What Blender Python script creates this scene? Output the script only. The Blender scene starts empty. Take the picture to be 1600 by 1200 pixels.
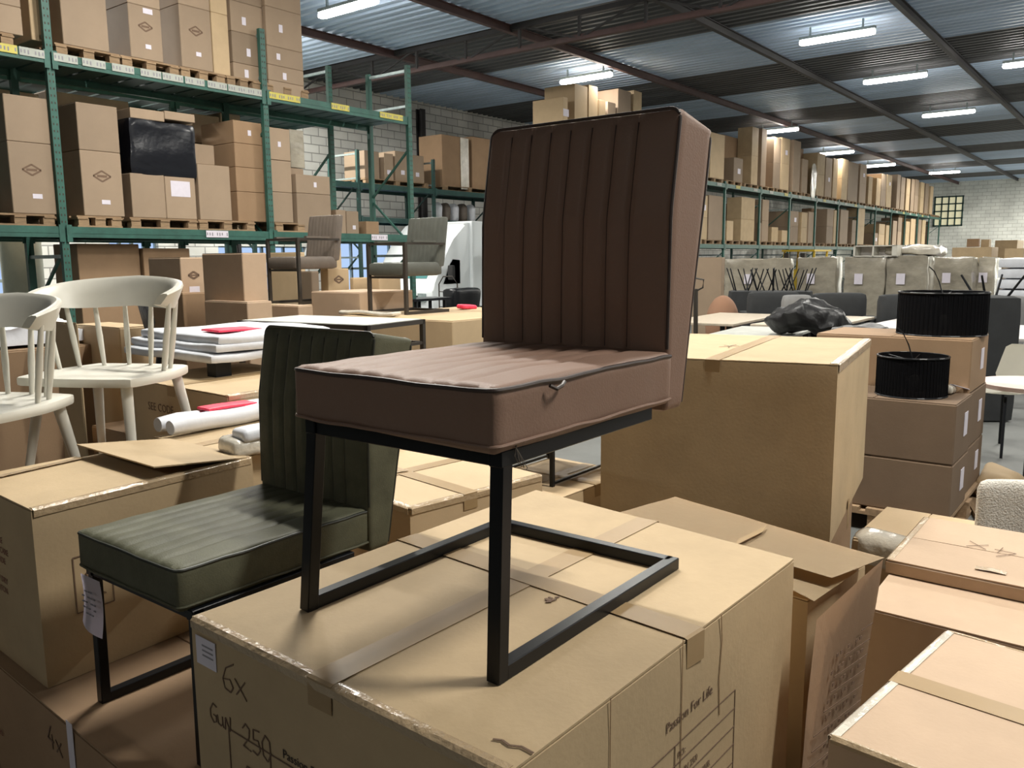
import bpy, bmesh, math, random
from mathutils import Vector, Matrix, noise
random.seed(7)
S = bpy.context.scene
C = S.collection
PI = math.pi

# ------------------------------------------------------------------ camera
CAMZ = 1.62
FPX, PITCH, ROLL, YAW = 1305.5, .14782, .00924, .65815
f_ = Vector((math.cos(YAW)*math.cos(PITCH), math.sin(YAW)*math.cos(PITCH), -math.sin(PITCH)))
r0 = Vector((math.sin(YAW), -math.cos(YAW), 0)); d0 = f_.cross(r0)
r_ = r0*math.cos(ROLL) + d0*math.sin(ROLL)
d_ = d0*math.cos(ROLL) - r0*math.sin(ROLL)
cam = bpy.data.objects.new('camera', bpy.data.cameras.new('camera')); C.objects.link(cam)
M = Matrix((r_, -d_, -f_)).transposed().to_4x4(); M.translation = (0, 0, CAMZ)
cam.matrix_world = M
cam.data.sensor_width = 36; cam.data.lens = FPX/1600*36; cam.data.clip_start = .05; cam.data.clip_end = 200
S.camera = cam
S.view_settings.view_transform = 'Standard'; S.view_settings.look = 'None'
S.view_settings.gamma = 1; S.view_settings.exposure = -0.06; S.view_settings.use_curve_mapping = False
W = bpy.data.worlds.new('world'); S.world = W; W.use_nodes = True
W.node_tree.nodes['Background'].inputs[0].default_value = (.55, .7, 1, 1)
W.node_tree.nodes['Background'].inputs[1].default_value = .25
LAMP = 36.0          # strength of the fluorescent tubes
AREA = 230.0         # watts thrown downwards by each fitting

def ray(px, py): return f_ + r_*((px-800)/FPX) + d_*((py-600)/FPX)
def onz(px, py, z):
    d = ray(px, py); p = d*((z-CAMZ)/d.z); p.z = z; return p
def ony(px, py, y):
    d = ray(px, py); p = d*(y/d.y); p.z += CAMZ; return p
def onx(px, py, x):
    d = ray(px, py); p = d*(x/d.x); p.z += CAMZ; return p
def ondepth(px, py, d):
    p = ray(px, py)*d; p.z += CAMZ; return p

# ------------------------------------------------------------------ materials
def mat(name, col, rough=.7, var=.0, vscale=4, bump=0, bscale=60, metal=0, emit=0, coat=0, rnd=0, stretch=None, col2=None, spec=.5, alpha=1):
    m = bpy.data.materials.new(name); m.use_nodes = True
    nt = m.node_tree; n = nt.nodes; l = nt.links
    b = n['Principled BSDF']
    b.inputs['Base Color'].default_value = (*col, 1); b.inputs['Roughness'].default_value = rough
    b.inputs['Metallic'].default_value = metal; b.inputs['Coat Weight'].default_value = coat
    b.inputs['Specular IOR Level'].default_value = spec
    if coat: b.inputs['Coat Roughness'].default_value = .12
    if alpha < 1: b.inputs['Alpha'].default_value = alpha
    if emit:
        b.inputs['Emission Color'].default_value = (*col, 1); b.inputs['Emission Strength'].default_value = emit
    tc = n.new('ShaderNodeTexCoord')
    src = tc.outputs['Object']
    if stretch:
        mp = n.new('ShaderNodeMapping'); mp.inputs['Scale'].default_value = stretch; l.new(src, mp.inputs[0]); src = mp.outputs[0]
    if var or rnd:
        nz = n.new('ShaderNodeTexNoise'); nz.inputs['Scale'].default_value = vscale; nz.inputs['Detail'].default_value = 6
        nz.inputs['Roughness'].default_value = .65
        l.new(src, nz.inputs['Vector'])
        cr = n.new('ShaderNodeMapRange'); l.new(nz.outputs['Fac'], cr.inputs[0])
        cr.inputs[1].default_value = .3; cr.inputs[2].default_value = .7
        cr.inputs[3].default_value = 1-var; cr.inputs[4].default_value = 1+var
        fac = cr.outputs[0]
        if rnd:
            oi = n.new('ShaderNodeObjectInfo'); r2 = n.new('ShaderNodeMapRange'); l.new(oi.outputs['Random'], r2.inputs[0])
            r2.inputs[3].default_value = 1-rnd; r2.inputs[4].default_value = 1+rnd
            mu = n.new('ShaderNodeMath'); mu.operation = 'MULTIPLY'; l.new(fac, mu.inputs[0]); l.new(r2.outputs[0], mu.inputs[1]); fac = mu.outputs[0]
        if col2:
            mx = n.new('ShaderNodeMix'); mx.data_type = 'RGBA'
            c2 = n.new('ShaderNodeMapRange'); l.new(nz.outputs['Fac'], c2.inputs[0]); c2.inputs[1].default_value = .42; c2.inputs[2].default_value = .6
            mx.inputs[6].default_value = (*col, 1); mx.inputs[7].default_value = (*col2, 1); l.new(c2.outputs[0], mx.inputs[0]); base = mx.outputs[2]
        else:
            rg = n.new('ShaderNodeRGB'); rg.outputs[0].default_value = (*col, 1); base = rg.outputs[0]
        vm = n.new('ShaderNodeVectorMath'); vm.operation = 'SCALE'
        l.new(base, vm.inputs[0]); l.new(fac, vm.inputs['Scale']); l.new(vm.outputs[0], b.inputs['Base Color'])
    if bump:
        nb = n.new('ShaderNodeTexNoise'); nb.inputs['Scale'].default_value = bscale; nb.inputs['Detail'].default_value = 4
        l.new(src, nb.inputs['Vector'])
        bp = n.new('ShaderNodeBump'); bp.inputs['Strength'].default_value = bump; bp.inputs['Distance'].default_value = .01
        l.new(nb.outputs['Fac'], bp.inputs['Height']); l.new(bp.outputs[0], b.inputs['Normal'])
    return m

CARD = mat('cardboard', (.45, .335, .20), .72, .10, 3.5, .06, 90, rnd=.06, spec=.35)
CARD_L = mat('pale_cardboard', (.50, .37, .225), .7, .07, 3, .05, 90, rnd=.08, spec=.35)
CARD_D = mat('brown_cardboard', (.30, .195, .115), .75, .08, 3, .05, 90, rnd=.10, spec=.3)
CARD_P = mat('pinkish_cardboard', (.47, .34, .235), .7, .07, 3, .05, 90, rnd=.05, spec=.35)
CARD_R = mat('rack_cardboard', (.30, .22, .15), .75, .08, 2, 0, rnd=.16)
EDGE = mat('cardboard_edge', (.30, .19, .10), .9, .2, 120)
TAPE = mat('brown_packing_tape', (.33, .225, .115), .42, .05, 8, .05, 20, spec=.3)
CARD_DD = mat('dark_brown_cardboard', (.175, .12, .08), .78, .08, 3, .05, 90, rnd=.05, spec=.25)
CLEAR = mat('clear_packing_tape', (.42, .31, .19), .22, .08, 8, .5, 60, spec=.5, coat=.35)
INK = mat('black_ink', (.045, .03, .022), .7)
INKF = mat('faded_print', (.16, .10, .065), .8)
INKR = mat('faded_red_print', (.22, .09, .06), .8)
PAPER = mat('white_paper_label', (.68, .64, .72), .6, .04, 20)
PGREY = mat('grey_print', (.25, .24, .27), .7)
LEATHER = mat('brown_leather', (.225, .138, .10), .52, .12, 9, .10, 260, col2=(.20, .126, .093), spec=.3)
LPIPE = mat('dark_brown_piping', (.035, .02, .016), .5)
GREENL = mat('olive_leather', (.085, .085, .055), .55, .25, 10, .12, 260, spec=.25)
GPIPE = mat('dark_olive_piping', (.02, .022, .015), .5)
TAUPE = mat('taupe_leather', (.13, .105, .085), .55, .15, 9, .1, 200)
GREYL = mat('slate_leather', (.085, .088, .075), .5, .15, 9, .1, 200)
BLACKM = mat('black_powder_coat', (.006, .007, .009), .33, spec=.25)
DARKM = mat('dark_bronze_metal', (.035, .028, .022), .45)
WHITEP = mat('white_painted_wood', (.62, .60, .53), .42, .03, 6)
GREEN = mat('green_rack_paint', (.028, .105, .082), .5, .25, 6, spec=.5)
GREEND = mat('dark_green_rack_paint', (.018, .062, .055), .55, .25, 6)
GALV = mat('galvanised_steel', (.30, .36, .36), .4, .2, 12, metal=.5)
YELL = mat('yellow_rack_label', (.55, .48, .10), .6, .1, 20)
TAGW = mat('grey_rack_label', (.38, .40, .36), .6, .1, 20)
WOOD = mat('pallet_wood', (.30, .20, .115), .85, .25, 8, .2, 40, rnd=.2, stretch=(1, 6, 6))
STEELR = mat('red_oxide_steel', (.085, .045, .04), .6, .25, 2)
STEELD = mat('dark_roof_steel', (.035, .032, .032), .6, .2, 2)
BLACKF = mat('black_stretch_film', (.004, .005, .009), .25, bump=1.0, bscale=5, coat=.25, spec=.4)
FILM = mat('grey_beige_film_wrapped_goods', (.33, .30, .24), .22, .30, 2.5, 1.0, 4, coat=.4, rnd=.10, stretch=(1, 1, 1.8))
FILMT = mat('shiny_clear_film', (.62, .58, .50), .12, .2, 6, 1.0, 16, coat=.8)
WWRAP = mat('white_foam_wrap', (.66, .68, .73), .5, .08, 10, .35, 14)
RED = mat('red_sticker', (.85, .035, .09), .45, .3, 30)
SOFA = mat('charcoal_upholstery', (.03, .032, .034), .9, .15, 5, .1, 80)
SOFAL = mat('light_grey_upholstery', (.20, .20, .20), .9, .1, 5)
TTOP = mat('pale_oak_table_top', (.55, .47, .37), .45, .1, 5, stretch=(1, 8, 1))
TWHITE = mat('white_table_top', (.72, .68, .66), .35)
TGREY = mat('greyish_stone_top', (.50, .51, .47), .4, .15, 7)
PINKT = mat('pale_pink_table_top', (.68, .53, .47), .45)
BOUCLE = mat('cream_boucle', (.66, .63, .57), .95, .12, 60, .9, 150)
BAG = mat('crumpled_black_bag', (.012, .012, .013), .42, bump=1, bscale=14, spec=.3)
VANW = mat('white_van_paint', (.70, .74, .76), .3, coat=.3)
GLASS = mat('dark_teal_glass', (.06, .20, .20), .25, spec=.5)
TYRE = mat('tyre_rubber', (.012, .012, .012), .8)
SHADEM = mat('black_mesh_fabric', (.006, .006, .007), .9, alpha=.94, spec=.05)
TERRA = mat('terracotta_fabric', (.28, .15, .09), .85)
YELLT = mat('yellow_plastic', (.55, .38, .03), .5)

TUBE = bpy.data.materials.new('fluorescent_tube'); TUBE.use_nodes = True
nt = TUBE.node_tree; nt.nodes.clear()
e = nt.nodes.new('ShaderNodeEmission'); e.inputs[0].default_value = (1.0, .955, .90, 1); e.inputs[1].default_value = LAMP
o_ = nt.nodes.new('ShaderNodeOutputMaterial'); nt.links.new(e.outputs[0], o_.inputs[0])
DAY = bpy.data.materials.new('daylight_through_window'); DAY.use_nodes = True
nt = DAY.node_tree; nt.nodes.clear()
e = nt.nodes.new('ShaderNodeEmission'); e.inputs[0].default_value = (.50, .68, 1.0, 1); e.inputs[1].default_value = 1.0
o_ = nt.nodes.new('ShaderNodeOutputMaterial'); nt.links.new(e.outputs[0], o_.inputs[0])

def wall_material(name, c1, c2, cm, axis):
    m = bpy.data.materials.new(name); m.use_nodes = True; n = m.node_tree.nodes; l = m.node_tree.links; b = n['Principled BSDF']
    tc = n.new('ShaderNodeTexCoord'); sp = n.new('ShaderNodeSeparateXYZ'); cb = n.new('ShaderNodeCombineXYZ')
    l.new(tc.outputs['Object'], sp.inputs[0]); l.new(sp.outputs[axis], cb.inputs[0]); l.new(sp.outputs[2], cb.inputs[1])
    br = n.new('ShaderNodeTexBrick'); l.new(cb.outputs[0], br.inputs['Vector'])
    br.inputs['Scale'].default_value = 1; br.inputs['Brick Width'].default_value = .50; br.inputs['Row Height'].default_value = .22
    br.inputs['Mortar Size'].default_value = .014; br.inputs['Mortar Smooth'].default_value = .3; br.inputs['Bias'].default_value = -.2
    br.inputs['Color1'].default_value = (*c1, 1); br.inputs['Color2'].default_value = (*c2, 1); br.inputs['Mortar'].default_value = (*cm, 1)
    nz = n.new('ShaderNodeTexNoise'); nz.inputs['Scale'].default_value = .7; nz.inputs['Detail'].default_value = 8; l.new(cb.outputs[0], nz.inputs['Vector'])
    mr = n.new('ShaderNodeMapRange'); l.new(nz.outputs['Fac'], mr.inputs[0]); mr.inputs[1].default_value = .3; mr.inputs[2].default_value = .7; mr.inputs[3].default_value = .72; mr.inputs[4].default_value = 1.1
    vm = n.new('ShaderNodeVectorMath'); vm.operation = 'SCALE'; l.new(br.outputs['Color'], vm.inputs[0]); l.new(mr.outputs[0], vm.inputs['Scale']); l.new(vm.outputs[0], b.inputs['Base Color'])
    bp = n.new('ShaderNodeBump'); bp.inputs['Strength'].default_value = .5; bp.inputs['Distance'].default_value = .02; bp.invert = True
    l.new(br.outputs['Fac'], bp.inputs['Height']); l.new(bp.outputs[0], b.inputs['Normal']); b.inputs['Roughness'].default_value = .85
    return m
WALLX = wall_material('concrete_blocks', (.80, .80, .75), (.68, .68, .64), (.34, .34, .32), 0)
WALLY = wall_material('pale_concrete_blocks', (.85, .86, .80), (.78, .79, .73), (.55, .55, .5), 1)
FLOOR = mat('grey_concrete_floor', (.12, .125, .12), .62, .18, 1.2, .05, 30)
ROOFL = mat('pale_corrugated_sheet', (.42, .53, .67), .45, .16, .7, spec=.5, stretch=(3, .35, 1))
ROOFD = mat('dark_corrugated_sheet', (.075, .078, .082), .6, .4, .9, stretch=(3, .3, 1))

# ------------------------------------------------------------------ mesh helpers
def link(name, bm, m, parent=None, loc=None, rz=0, smooth=False):
    bmesh.ops.recalc_face_normals(bm, faces=bm.faces)
    me = bpy.data.meshes.new(name); bm.to_mesh(me); bm.free()
    for mm in (m if isinstance(m, (list, tuple)) else [m]): me.materials.append(mm)
    if smooth:
        for p in me.polygons: p.use_smooth = True
        try: me.set_sharp_from_angle(angle=math.radians(42))
        except Exception: pass
    o = bpy.data.objects.new(name, me); C.objects.link(o)
    if parent: o.parent = parent
    if loc is not None: o.location = loc
    o.rotation_euler.z = rz
    return o
def tag(o, label, cat, group=None, kind=None):
    o['label'] = label; o['category'] = cat
    if group: o['group'] = group
    if kind: o['kind'] = kind
    return o
def thing(name, label, cat, loc, rz=0, group=None):
    o = bpy.data.objects.new(name, None); C.objects.link(o); o.empty_display_size = .1
    o.location = loc; o.rotation_euler.z = rz
    return tag(o, label, cat, group)
def struct(name, bm, m, label=None, smooth=False):
    o = link(name, bm, m, smooth=smooth); o['kind'] = 'structure'
    if label: o['label'] = label
    return o
def box(bm, c, s, rot=None, mi=0):
    m = Matrix.Translation(c)
    if rot is not None: m = m @ rot
    g = bmesh.ops.create_cube(bm, size=1, matrix=m @ Matrix.Diagonal((*s, 1)))
    if mi:
        for v in g['verts']:
            for f in v.link_faces: f.material_index = mi
    return g
def bx(bm, a, b, mi=0):
    return box(bm, [(a[i]+b[i])/2 for i in range(3)], [abs(b[i]-a[i]) for i in range(3)], mi=mi)
def bar(bm, p, q, w, h=None, up=(0, 0, 1)):
    p = Vector(p); q = Vector(q); d = q-p; L = d.length; d.normalize(); up = Vector(up)
    if abs(d.dot(up)) > .98: up = Vector((0, 1, 0))
    s = d.cross(up).normalized(); u = s.cross(d)
    m = Matrix((d, s, u)).transposed().to_4x4(); m.translation = (p+q)/2
    bmesh.ops.create_cube(bm, size=1, matrix=m @ Matrix.Diagonal((L, w, h or w, 1)))
def cyl(bm, p, q, ra, rb=None, seg=14):
    p = Vector(p); q = Vector(q); d = q-p; L = d.length
    m = Matrix.Translation((p+q)/2) @ d.to_track_quat('Z', 'Y').to_matrix().to_4x4()
    bmesh.ops.create_cone(bm, cap_ends=True, segments=seg, radius1=ra, radius2=ra if rb is None else rb, depth=L, matrix=m)
def tube(bm, pts, rad, seg=8, closed=False):
    pts = [Vector(p) for p in pts]; n = len(pts); rings = []
    for i, p in enumerate(pts):
        if closed: t = pts[(i+1) % n]-pts[i-1]
        else: t = pts[min(i+1, n-1)]-pts[max(i-1, 0)]
        t.normalize()
        up = Vector((0, 0, 1)) if abs(t.z) < .9 else Vector((0, 1, 0))
        s = t.cross(up).normalized(); u = s.cross(t)
        rr = rad[i] if isinstance(rad, (list, tuple)) else rad
        rings.append([bm.verts.new(p+s*rr*math.cos(a*2*PI/seg)+u*rr*math.sin(a*2*PI/seg)) for a in range(seg)])
    for i in range(n if closed else n-1):
        A = rings[i]; B = rings[(i+1) % n]
        for k in range(seg): bm.faces.new((A[k], A[(k+1) % seg], B[(k+1) % seg], B[k]))
    if not closed:
        bm.faces.new(rings[0][::-1]); bm.faces.new(rings[-1])
def ribbon(bm, pts, side, nrm, w, t=.0007):
    """thin strip of real thickness along pts"""
    side = Vector(side).normalized(); pts = [Vector(p) for p in pts]
    nr = nrm if isinstance(nrm[0], (list, tuple, Vector)) else [nrm]*len(pts)
    rows = []
    for p, n in zip(pts, nr):
        n = Vector(n).normalized()
        rows.append([bm.verts.new(p+side*w/2), bm.verts.new(p-side*w/2), bm.verts.new(p-side*w/2+n*t), bm.verts.new(p+side*w/2+n*t)])
    for A, B in zip(rows, rows[1:]):
        for k in range(4): bm.faces.new((A[k], A[(k+1) % 4], B[(k+1) % 4], B[k]))
    bm.faces.new(rows[0][::-1]); bm.faces.new(rows[-1])
def sgrid(bm, nx, ny, nz, fn):
    """surface of a cube gridded nx*ny*nz, each point of [-1,1]^3 sent through fn"""
    V = {}
    def v(i, j, k):
        if (i, j, k) not in V: V[(i, j, k)] = bm.verts.new(fn(2*i/nx-1, 2*j/ny-1, 2*k/nz-1))
        return V[(i, j, k)]
    for k in (0, nz):
        for i in range(nx):
            for j in range(ny): bm.faces.new((v(i, j, k), v(i+1, j, k), v(i+1, j+1, k), v(i, j+1, k)))
    for j in (0, ny):
        for i in range(nx):
            for k in range(nz): bm.faces.new((v(i, j, k), v(i+1, j, k), v(i+1, j, k+1), v(i, j, k+1)))
    for i in (0, nx):
        for j in range(ny):
            for k in range(nz): bm.faces.new((v(i, j, k), v(i, j+1, k), v(i, j+1, k+1), v(i, j, k+1)))
def rounded(p, h, r):
    """p on surface of box of half sizes h -> on rounded box"""
    q = [max(-(h[i]-r), min(h[i]-r, p[i])) for i in range(3)]
    d = Vector([p[i]-q[i] for i in range(3)])
    if d.length > 1e-9: d = d.normalized()*r
    return Vector(q)+d
def softbox(bm, c, s, r, n=(8, 8, 5), puff=0, nz=0, seed=0, rot=None):
    h = [x/2 for x in s]; c = Vector(c)
    def remap(t, hh):   # concentrate loops near the edges
        return math.copysign(abs(t)**.7, t)
    def fn(x, y, z):
        p = [remap(x, h[0])*h[0], remap(y, h[1])*h[1], remap(z, h[2])*h[2]]
        q = rounded(p, h, r)
        if puff: q = Vector((q.x*(1+puff*(1-y*y)*(1-z*z)), q.y*(1+puff*(1-x*x)*(1-z*z)), q.z*(1+2*puff*(1-x*x)*(1-y*y))))
        if nz: q += noise.noise_vector((q+Vector((seed, seed*2, 0)))*4)*nz
        if rot is not None: q = rot @ q
        return q+c
    sgrid(bm, *n, fn)
def NB(): return bmesh.new()

def bevel_all(bm, r, seg=2):
    bmesh.ops.bevel(bm, geom=list(bm.edges), offset=r, segments=seg, profile=.6, affect='EDGES')

# strokes for handwriting and print on a face given by origin o, right r, up u, outward n
class Face:
    def __init__(s, o, r, u, n): s.o = Vector(o); s.r = Vector(r).normalized(); s.u = Vector(u).normalized(); s.n = Vector(n).normalized()
    def p(s, a, b, off=.0015): return s.o+s.r*a+s.u*b+s.n*off
    def mat(s, a, b, off=.0016):
        m = Matrix((s.r, s.u, s.n)).transposed().to_4x4(); m.translation = s.p(a, b, off); return m
def strokes(name, face, lines, w, m, parent, off=.0012):
    bm = NB()
    for ln in lines:
        for (a, b), (c, d) in zip(ln, ln[1:]):
            p, q = face.p(a, b, off), face.p(c, d, off)
            if (q-p).length > 1e-5: bar(bm, p, q, w, .0008, up=face.n)
    return link(name, bm, m, parent)
def text(name, s, face, a, b, size, m, parent, off=.0016, sx=1):
    cu = bpy.data.curves.new(name, 'FONT'); cu.body = s; cu.size = size; cu.extrude = .0002; cu.resolution_u = 2
    t = bpy.data.objects.new(name, cu); C.objects.link(t)
    dg = bpy.context.evaluated_depsgraph_get(); me = bpy.data.meshes.new_from_object(t.evaluated_get(dg))
    bpy.data.objects.remove(t); bpy.data.curves.remove(cu)
    me.transform(face.mat(a, b, off) @ Matrix.Diagonal((sx, 1, 1, 1)))
    me.materials.clear(); me.materials.append(m)
    o = bpy.data.objects.new(name, me); C.objects.link(o); o.parent = parent
    return o
def plate(name, face, a, b, w, h, m, parent, off=.001, t=.0008, rot=0):
    bm = NB(); R = Matrix((face.r, face.u, face.n)).transposed().to_4x4() @ Matrix.Rotation(rot, 4, 'Z')
    R.translation = face.p(a, b, off); bmesh.ops.create_cube(bm, size=1, matrix=R @ Matrix.Diagonal((w, h, t, 1)))
    return link(name, bm, m, parent)

# ------------------------------------------------------------------ structure
H = 4.6; ROOFZ = CAMZ+H
XF, XB, YL, YR = 60.0, -22.0, 17.7, -11.0
bm = NB(); bx(bm, (XB, YR, -.1), (XF, YL, 0)); struct('floor', bm, FLOOR)
# wall on the far left with a dock opening and daylight windows
WZ0, WZ1 = 0, ROOFZ+.3
openings = [(15.1, 18.0, 0.0, 2.12), (9.0, 10.1, 0.9, 2.15), (6.2, 7.2, .9, 2.1), (11.6, 14.2, .9, 2.0)]   # x0,x1,z0,z1
bm = NB()
xs = sorted([XB-.2, XF+.2]+[v for o in openings for v in o[:2]])
for a, b in zip(xs, xs[1:]):
    op = [o for o in openings if abs(o[0]-a) < 1e-6]
    if op:
        o = op[0]
        if o[2] > 0: bx(bm, (a, YL, 0), (b, YL+.25, o[2]))
        bx(bm, (a, YL, o[3]), (b, YL+.25, WZ1))
    else: bx(bm, (a, YL, 0), (b, YL+.25, WZ1))
struct('wall_left', bm, WALLX)
bm = NB(); bx(bm, (XF, YR, 0), (XF+.25, YL, WZ1)); struct('wall_far', bm, WALLY)
bm = NB(); bx(bm, (XB-.25, YR, 0), (XB, YL, WZ1)); struct('wall_back', bm, WALLY)
bm = NB(); bx(bm, (XB-.2, YR-.25, 0), (XF+.2, YR, WZ1)); struct('wall_right', bm, WALLX)
for i, (a, b, z0, z1) in enumerate(openings):
    bm = NB()
    w = struct(('door_1' if i == 0 else 'window_%d' % (i+1)), bm, GALV)
    b1 = NB(); bx(b1, (a, YL+.18, z0), (b, YL+.2, z1)); link('pane', b1, DAY, w)
    b2 = NB()
    for x in [a+(b-a)*k/4 for k in range(5)]: bx(b2, (x-.03, YL+.1, z0), (x+.03, YL+.17, z1))
    for z in [z0+(z1-z0)*k/3 for k in range(4)]: bx(b2, (a, YL+.1, z-.03), (b, YL+.17, z+.03))
    link('frame', b2, GALV, w)
# small wire glazed window in the far wall
bm = NB(); fw = struct('window_1', bm, GALV)
p = onx(1482, 330, XF); b1 = NB(); bx(b1, (XF-.03, p.y-.8, p.z-.9), (XF-.01, p.y+.8, p.z+.9)); 
PANE = mat('yellowish_glass', (.8, .75, .5), .3, emit=.45); link('pane', b1, PANE, fw)
b2 = NB()
for k in range(5): bx(b2, (XF-.09, p.y-.8+.4*k-.04, p.z-.95), (XF-.03, p.y-.8+.4*k+.04, p.z+.95))
for k in range(5): bx(b2, (XF-.09, p.y-.85, p.z-.9+.45*k-.04), (XF-.03, p.y+.85, p.z-.9+.45*k+.04))
link('frame', b2, GREEND, fw)
# corrugated roof sheets, ridges running across the hall
bm = NB(); prev = None; x = XB; k = 0
prof = [(0, 0), (.09, 0), (.13, .085), (.21, .085), (.25, 0)]
px_ = []
while x < XF:
    for dx, dz in prof[:-1]:
        px_.append((x+dx, ROOFZ+dz))
    x += .25
for (x, z) in px_:
    cur = (bm.verts.new((x, YR-.2, z)), bm.verts.new((x, YL+.2, z)))
    if prev:
        f = bm.faces.new((prev[0], cur[0], cur[1], prev[1]))
        fr = ((x/H-3.67)/1.46) % 1
        f.material_index = 0 if fr < .54 else 1
    prev = cur
struct('ceiling', bm, [ROOFL, ROOFD])
# steel beams along the hall and trusses across it
tn = 1
for k in range(-3, 4):
    y = (.915+.714*k)*4.53
    bm = NB()
    for s in ((y-.05, y+.05, 6.05, 6.065), (y-.006, y+.006, 6.065, 6.19), (y-.05, y+.05, 6.19, 6.205)):
        bx(bm, (XB, s[0], s[2]), (XF, s[1], s[3]))
    struct('trim_%d' % tn, bm, STEELR if k >= 2 else STEELD, 'rust-brown steel beam running along the hall under the roof sheets'); tn += 1
for k in range(-3, 1):
    for x, dep in ((13.8+6.716*k, .5),):
        if x > XF-1 or x < XB+1: continue
        bm = NB(); zt = 6.16; zb = 6.2-dep
        bx(bm, (x-.05, YR, zt-.06), (x+.05, YL, zt+.03))
        y = YL-.3; prevy = None; i = 0
        while y > YR:
            bar(bm, (x, y, zb), (x, y, zt), .05)
            if prevy: bar(bm, (x, prevy, zb if i % 2 else zt), (x, y, zt if i % 2 else zb), .035)
            prevy = y; y -= 1.4; i += 1
        struct('trim_%d' % tn, bm, STEELD, 'dark lattice steel truss spanning the hall'); tn += 1
        bm = NB(); bx(bm, (x-.05, YR, zb-.03), (x+.05, YL, zb+.03)); bx(bm, (x-.006, YR, zb), (x+.006, YL, zb+.08))
        struct('trim_%d' % tn, bm, STEELR if k == 0 else STEELD, 'lower chord of a roof truss'); tn += 1
# columns against the left wall
for x in (12.0, 18.5, 25.2, 31.9):
    bm = NB(); bx(bm, (x-.1, YL-.2, 0), (x+.1, YL-.16, 6.0)); bx(bm, (x-.1, YL-.04, 0), (x+.1, YL, 6.0)); bx(bm, (x-.01, YL-.2, 0), (x+.01, YL, 6.0))
    struct('trim_%d' % tn, bm, STEELD, 'dark steel column standing against the block wall'); tn += 1
for y in (5.2, -1.5):
    bm = NB(); bx(bm, (XF-.3, y-.12, 0), (XF-.02, y+.12, 6.0)); struct('trim_%d' % tn, bm, GALV, 'pale steel column against the far wall'); tn += 1

# ------------------------------------------------------------------ ceiling lamps
def lamp(x, y, label, L=1.45, pw=1):
    t = thing('ceiling_light', label, 'ceiling light', (x, y, 5.9), 0, 'fluorescent fittings under the roof')
    bm = NB(); softbox(bm, (0, 0, 0), (.15, L, .10), .045, (6, 12, 4)); link('tube', bm, TUBE, t, smooth=True)
    bm = NB(); bx(bm, (-.06, -L/2, .055), (.06, L/2, .11)); bx(bm, (-.02, -L*.35, .11), (.02, -L*.35+.03, .28)); bx(bm, (-.02, L*.35, .11), (.02, L*.35+.03, .28)); link('housing', bm, GALV, t)
    li = bpy.data.lights.new('tube_light', 'AREA'); li.shape = 'RECTANGLE'; li.size = .14; li.size_y = L; li.energy = AREA*pw; li.color = (1, .965, .88)
    lo2 = bpy.data.objects.new('tube_light', li); C.objects.link(lo2); lo2.parent = t; lo2.location = (0, 0, -.06)
LL = {(1, 1): 'first fluorescent light in the photo, at the top left over the racks',
      (2, 1): 'fluorescent light just above the back of the brown chair and the highest cartons',
      (2, 2): 'brightest fluorescent light in the middle of the ceiling, upper right',
      (3, 2): 'slimmer fluorescent light right of and below the brightest ceiling light',
      (3, 3): 'fluorescent light cut by the right edge of the photo',
      (4, 1): 'glowing light partly hidden behind the tall cartons of the far rack',
      (5, 1): 'fluorescent light above the middle of the far rack',
      (6, 1): 'fluorescent light third from the end over the far rack',
      (7, 1): 'farthest fluorescent light in front of the end wall'}
k4 = 4.28/4.6
for (x, y, key) in ((2.4, 2.67, (1, 1)), (4.13, 2.65, (2, 1)), (4.13, 1.28, (2, 2)), (5.28, 1.3, (3, 2)), (5.33, .60, (3, 3)), (6.8, 2.54, (4, 1)), (8.6, 2.62, (5, 1)), (10.1, 2.6, (6, 1)), (11.5, 2.2, (7, 1)),
                    (2.4, 1.3, None), (2.4, 0, None), (.92, .76, None), (.74, -.42, None), (1.2, 1.6, None), (-1.6, .55, None), (1.1, 3.3, None), (2.6, 3.55, None), (4.1, 0, None), (2.4, -1.4, None), (6.8, 0, None), (9, 0.4, None), (6.8, 1.3, None), (11.6, .3, None), (12.9, -.6, None)):  # includes added fill: one behind for the backrest, two for the block wall
    if key: lamp(x*4.28, y*4.28, LL[key], pw=.3 if y > 2 and x > 3 else .9)
    else: lamp(x*4.28, y*4.28, pw=.4 if x < 0 else 1.5 if x < 1 and y < 1 else 15.0 if x > 11 else 2.0 if y > 3 else 1.0, label= 'one of the unseen inferred and added fluorescent lights, %s m along and %s m across the hall' % (round(x*4.28), round(y*4.28)))  # far-end lights are added to brighten the end wall, most at raised power

# ------------------------------------------------------------------ cartons
def hexbody(bm, P, z0, z1, r=.006, n=(14, 14, 10), amp=.003, seed=0):
    """P = four xy corners (xmin,ymin),(xmax,ymin),(xmax,ymax),(xmin,ymax) of a carton"""
    P = [Vector((p[0], p[1], 0)) for p in P]
    L = (P[1]-P[0]).length; Wd = (P[3]-P[0]).length; Hh = z1-z0; h = (L/2, Wd/2, Hh/2)
    def rm(t): return math.copysign(abs(t)**.6, t)
    def fn(x, y, z):
        q = rounded((rm(x)*h[0], rm(y)*h[1], rm(z)*h[2]), h, r)
        s, t = q.x/h[0]*.5+.5, q.y/h[1]*.5+.5
        w = P[0]*(1-s)*(1-t)+P[1]*s*(1-t)+P[2]*s*t+P[3]*(1-s)*t
        w.z = z0+q.z+h[2]
        k = (1-abs(x)**4)*(1-abs(z)**4) if abs(y) > .99 else (1-abs(y)**4)*(1-abs(z)**4) if abs(x) > .99 else 0
        nv = noise.noise_vector(w*3.1+Vector((seed, 0, 0)))
        w += Vector((nv.x, nv.y, 0))*amp*(k+.35)
        return w
    sgrid(bm, *n, fn)
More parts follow.
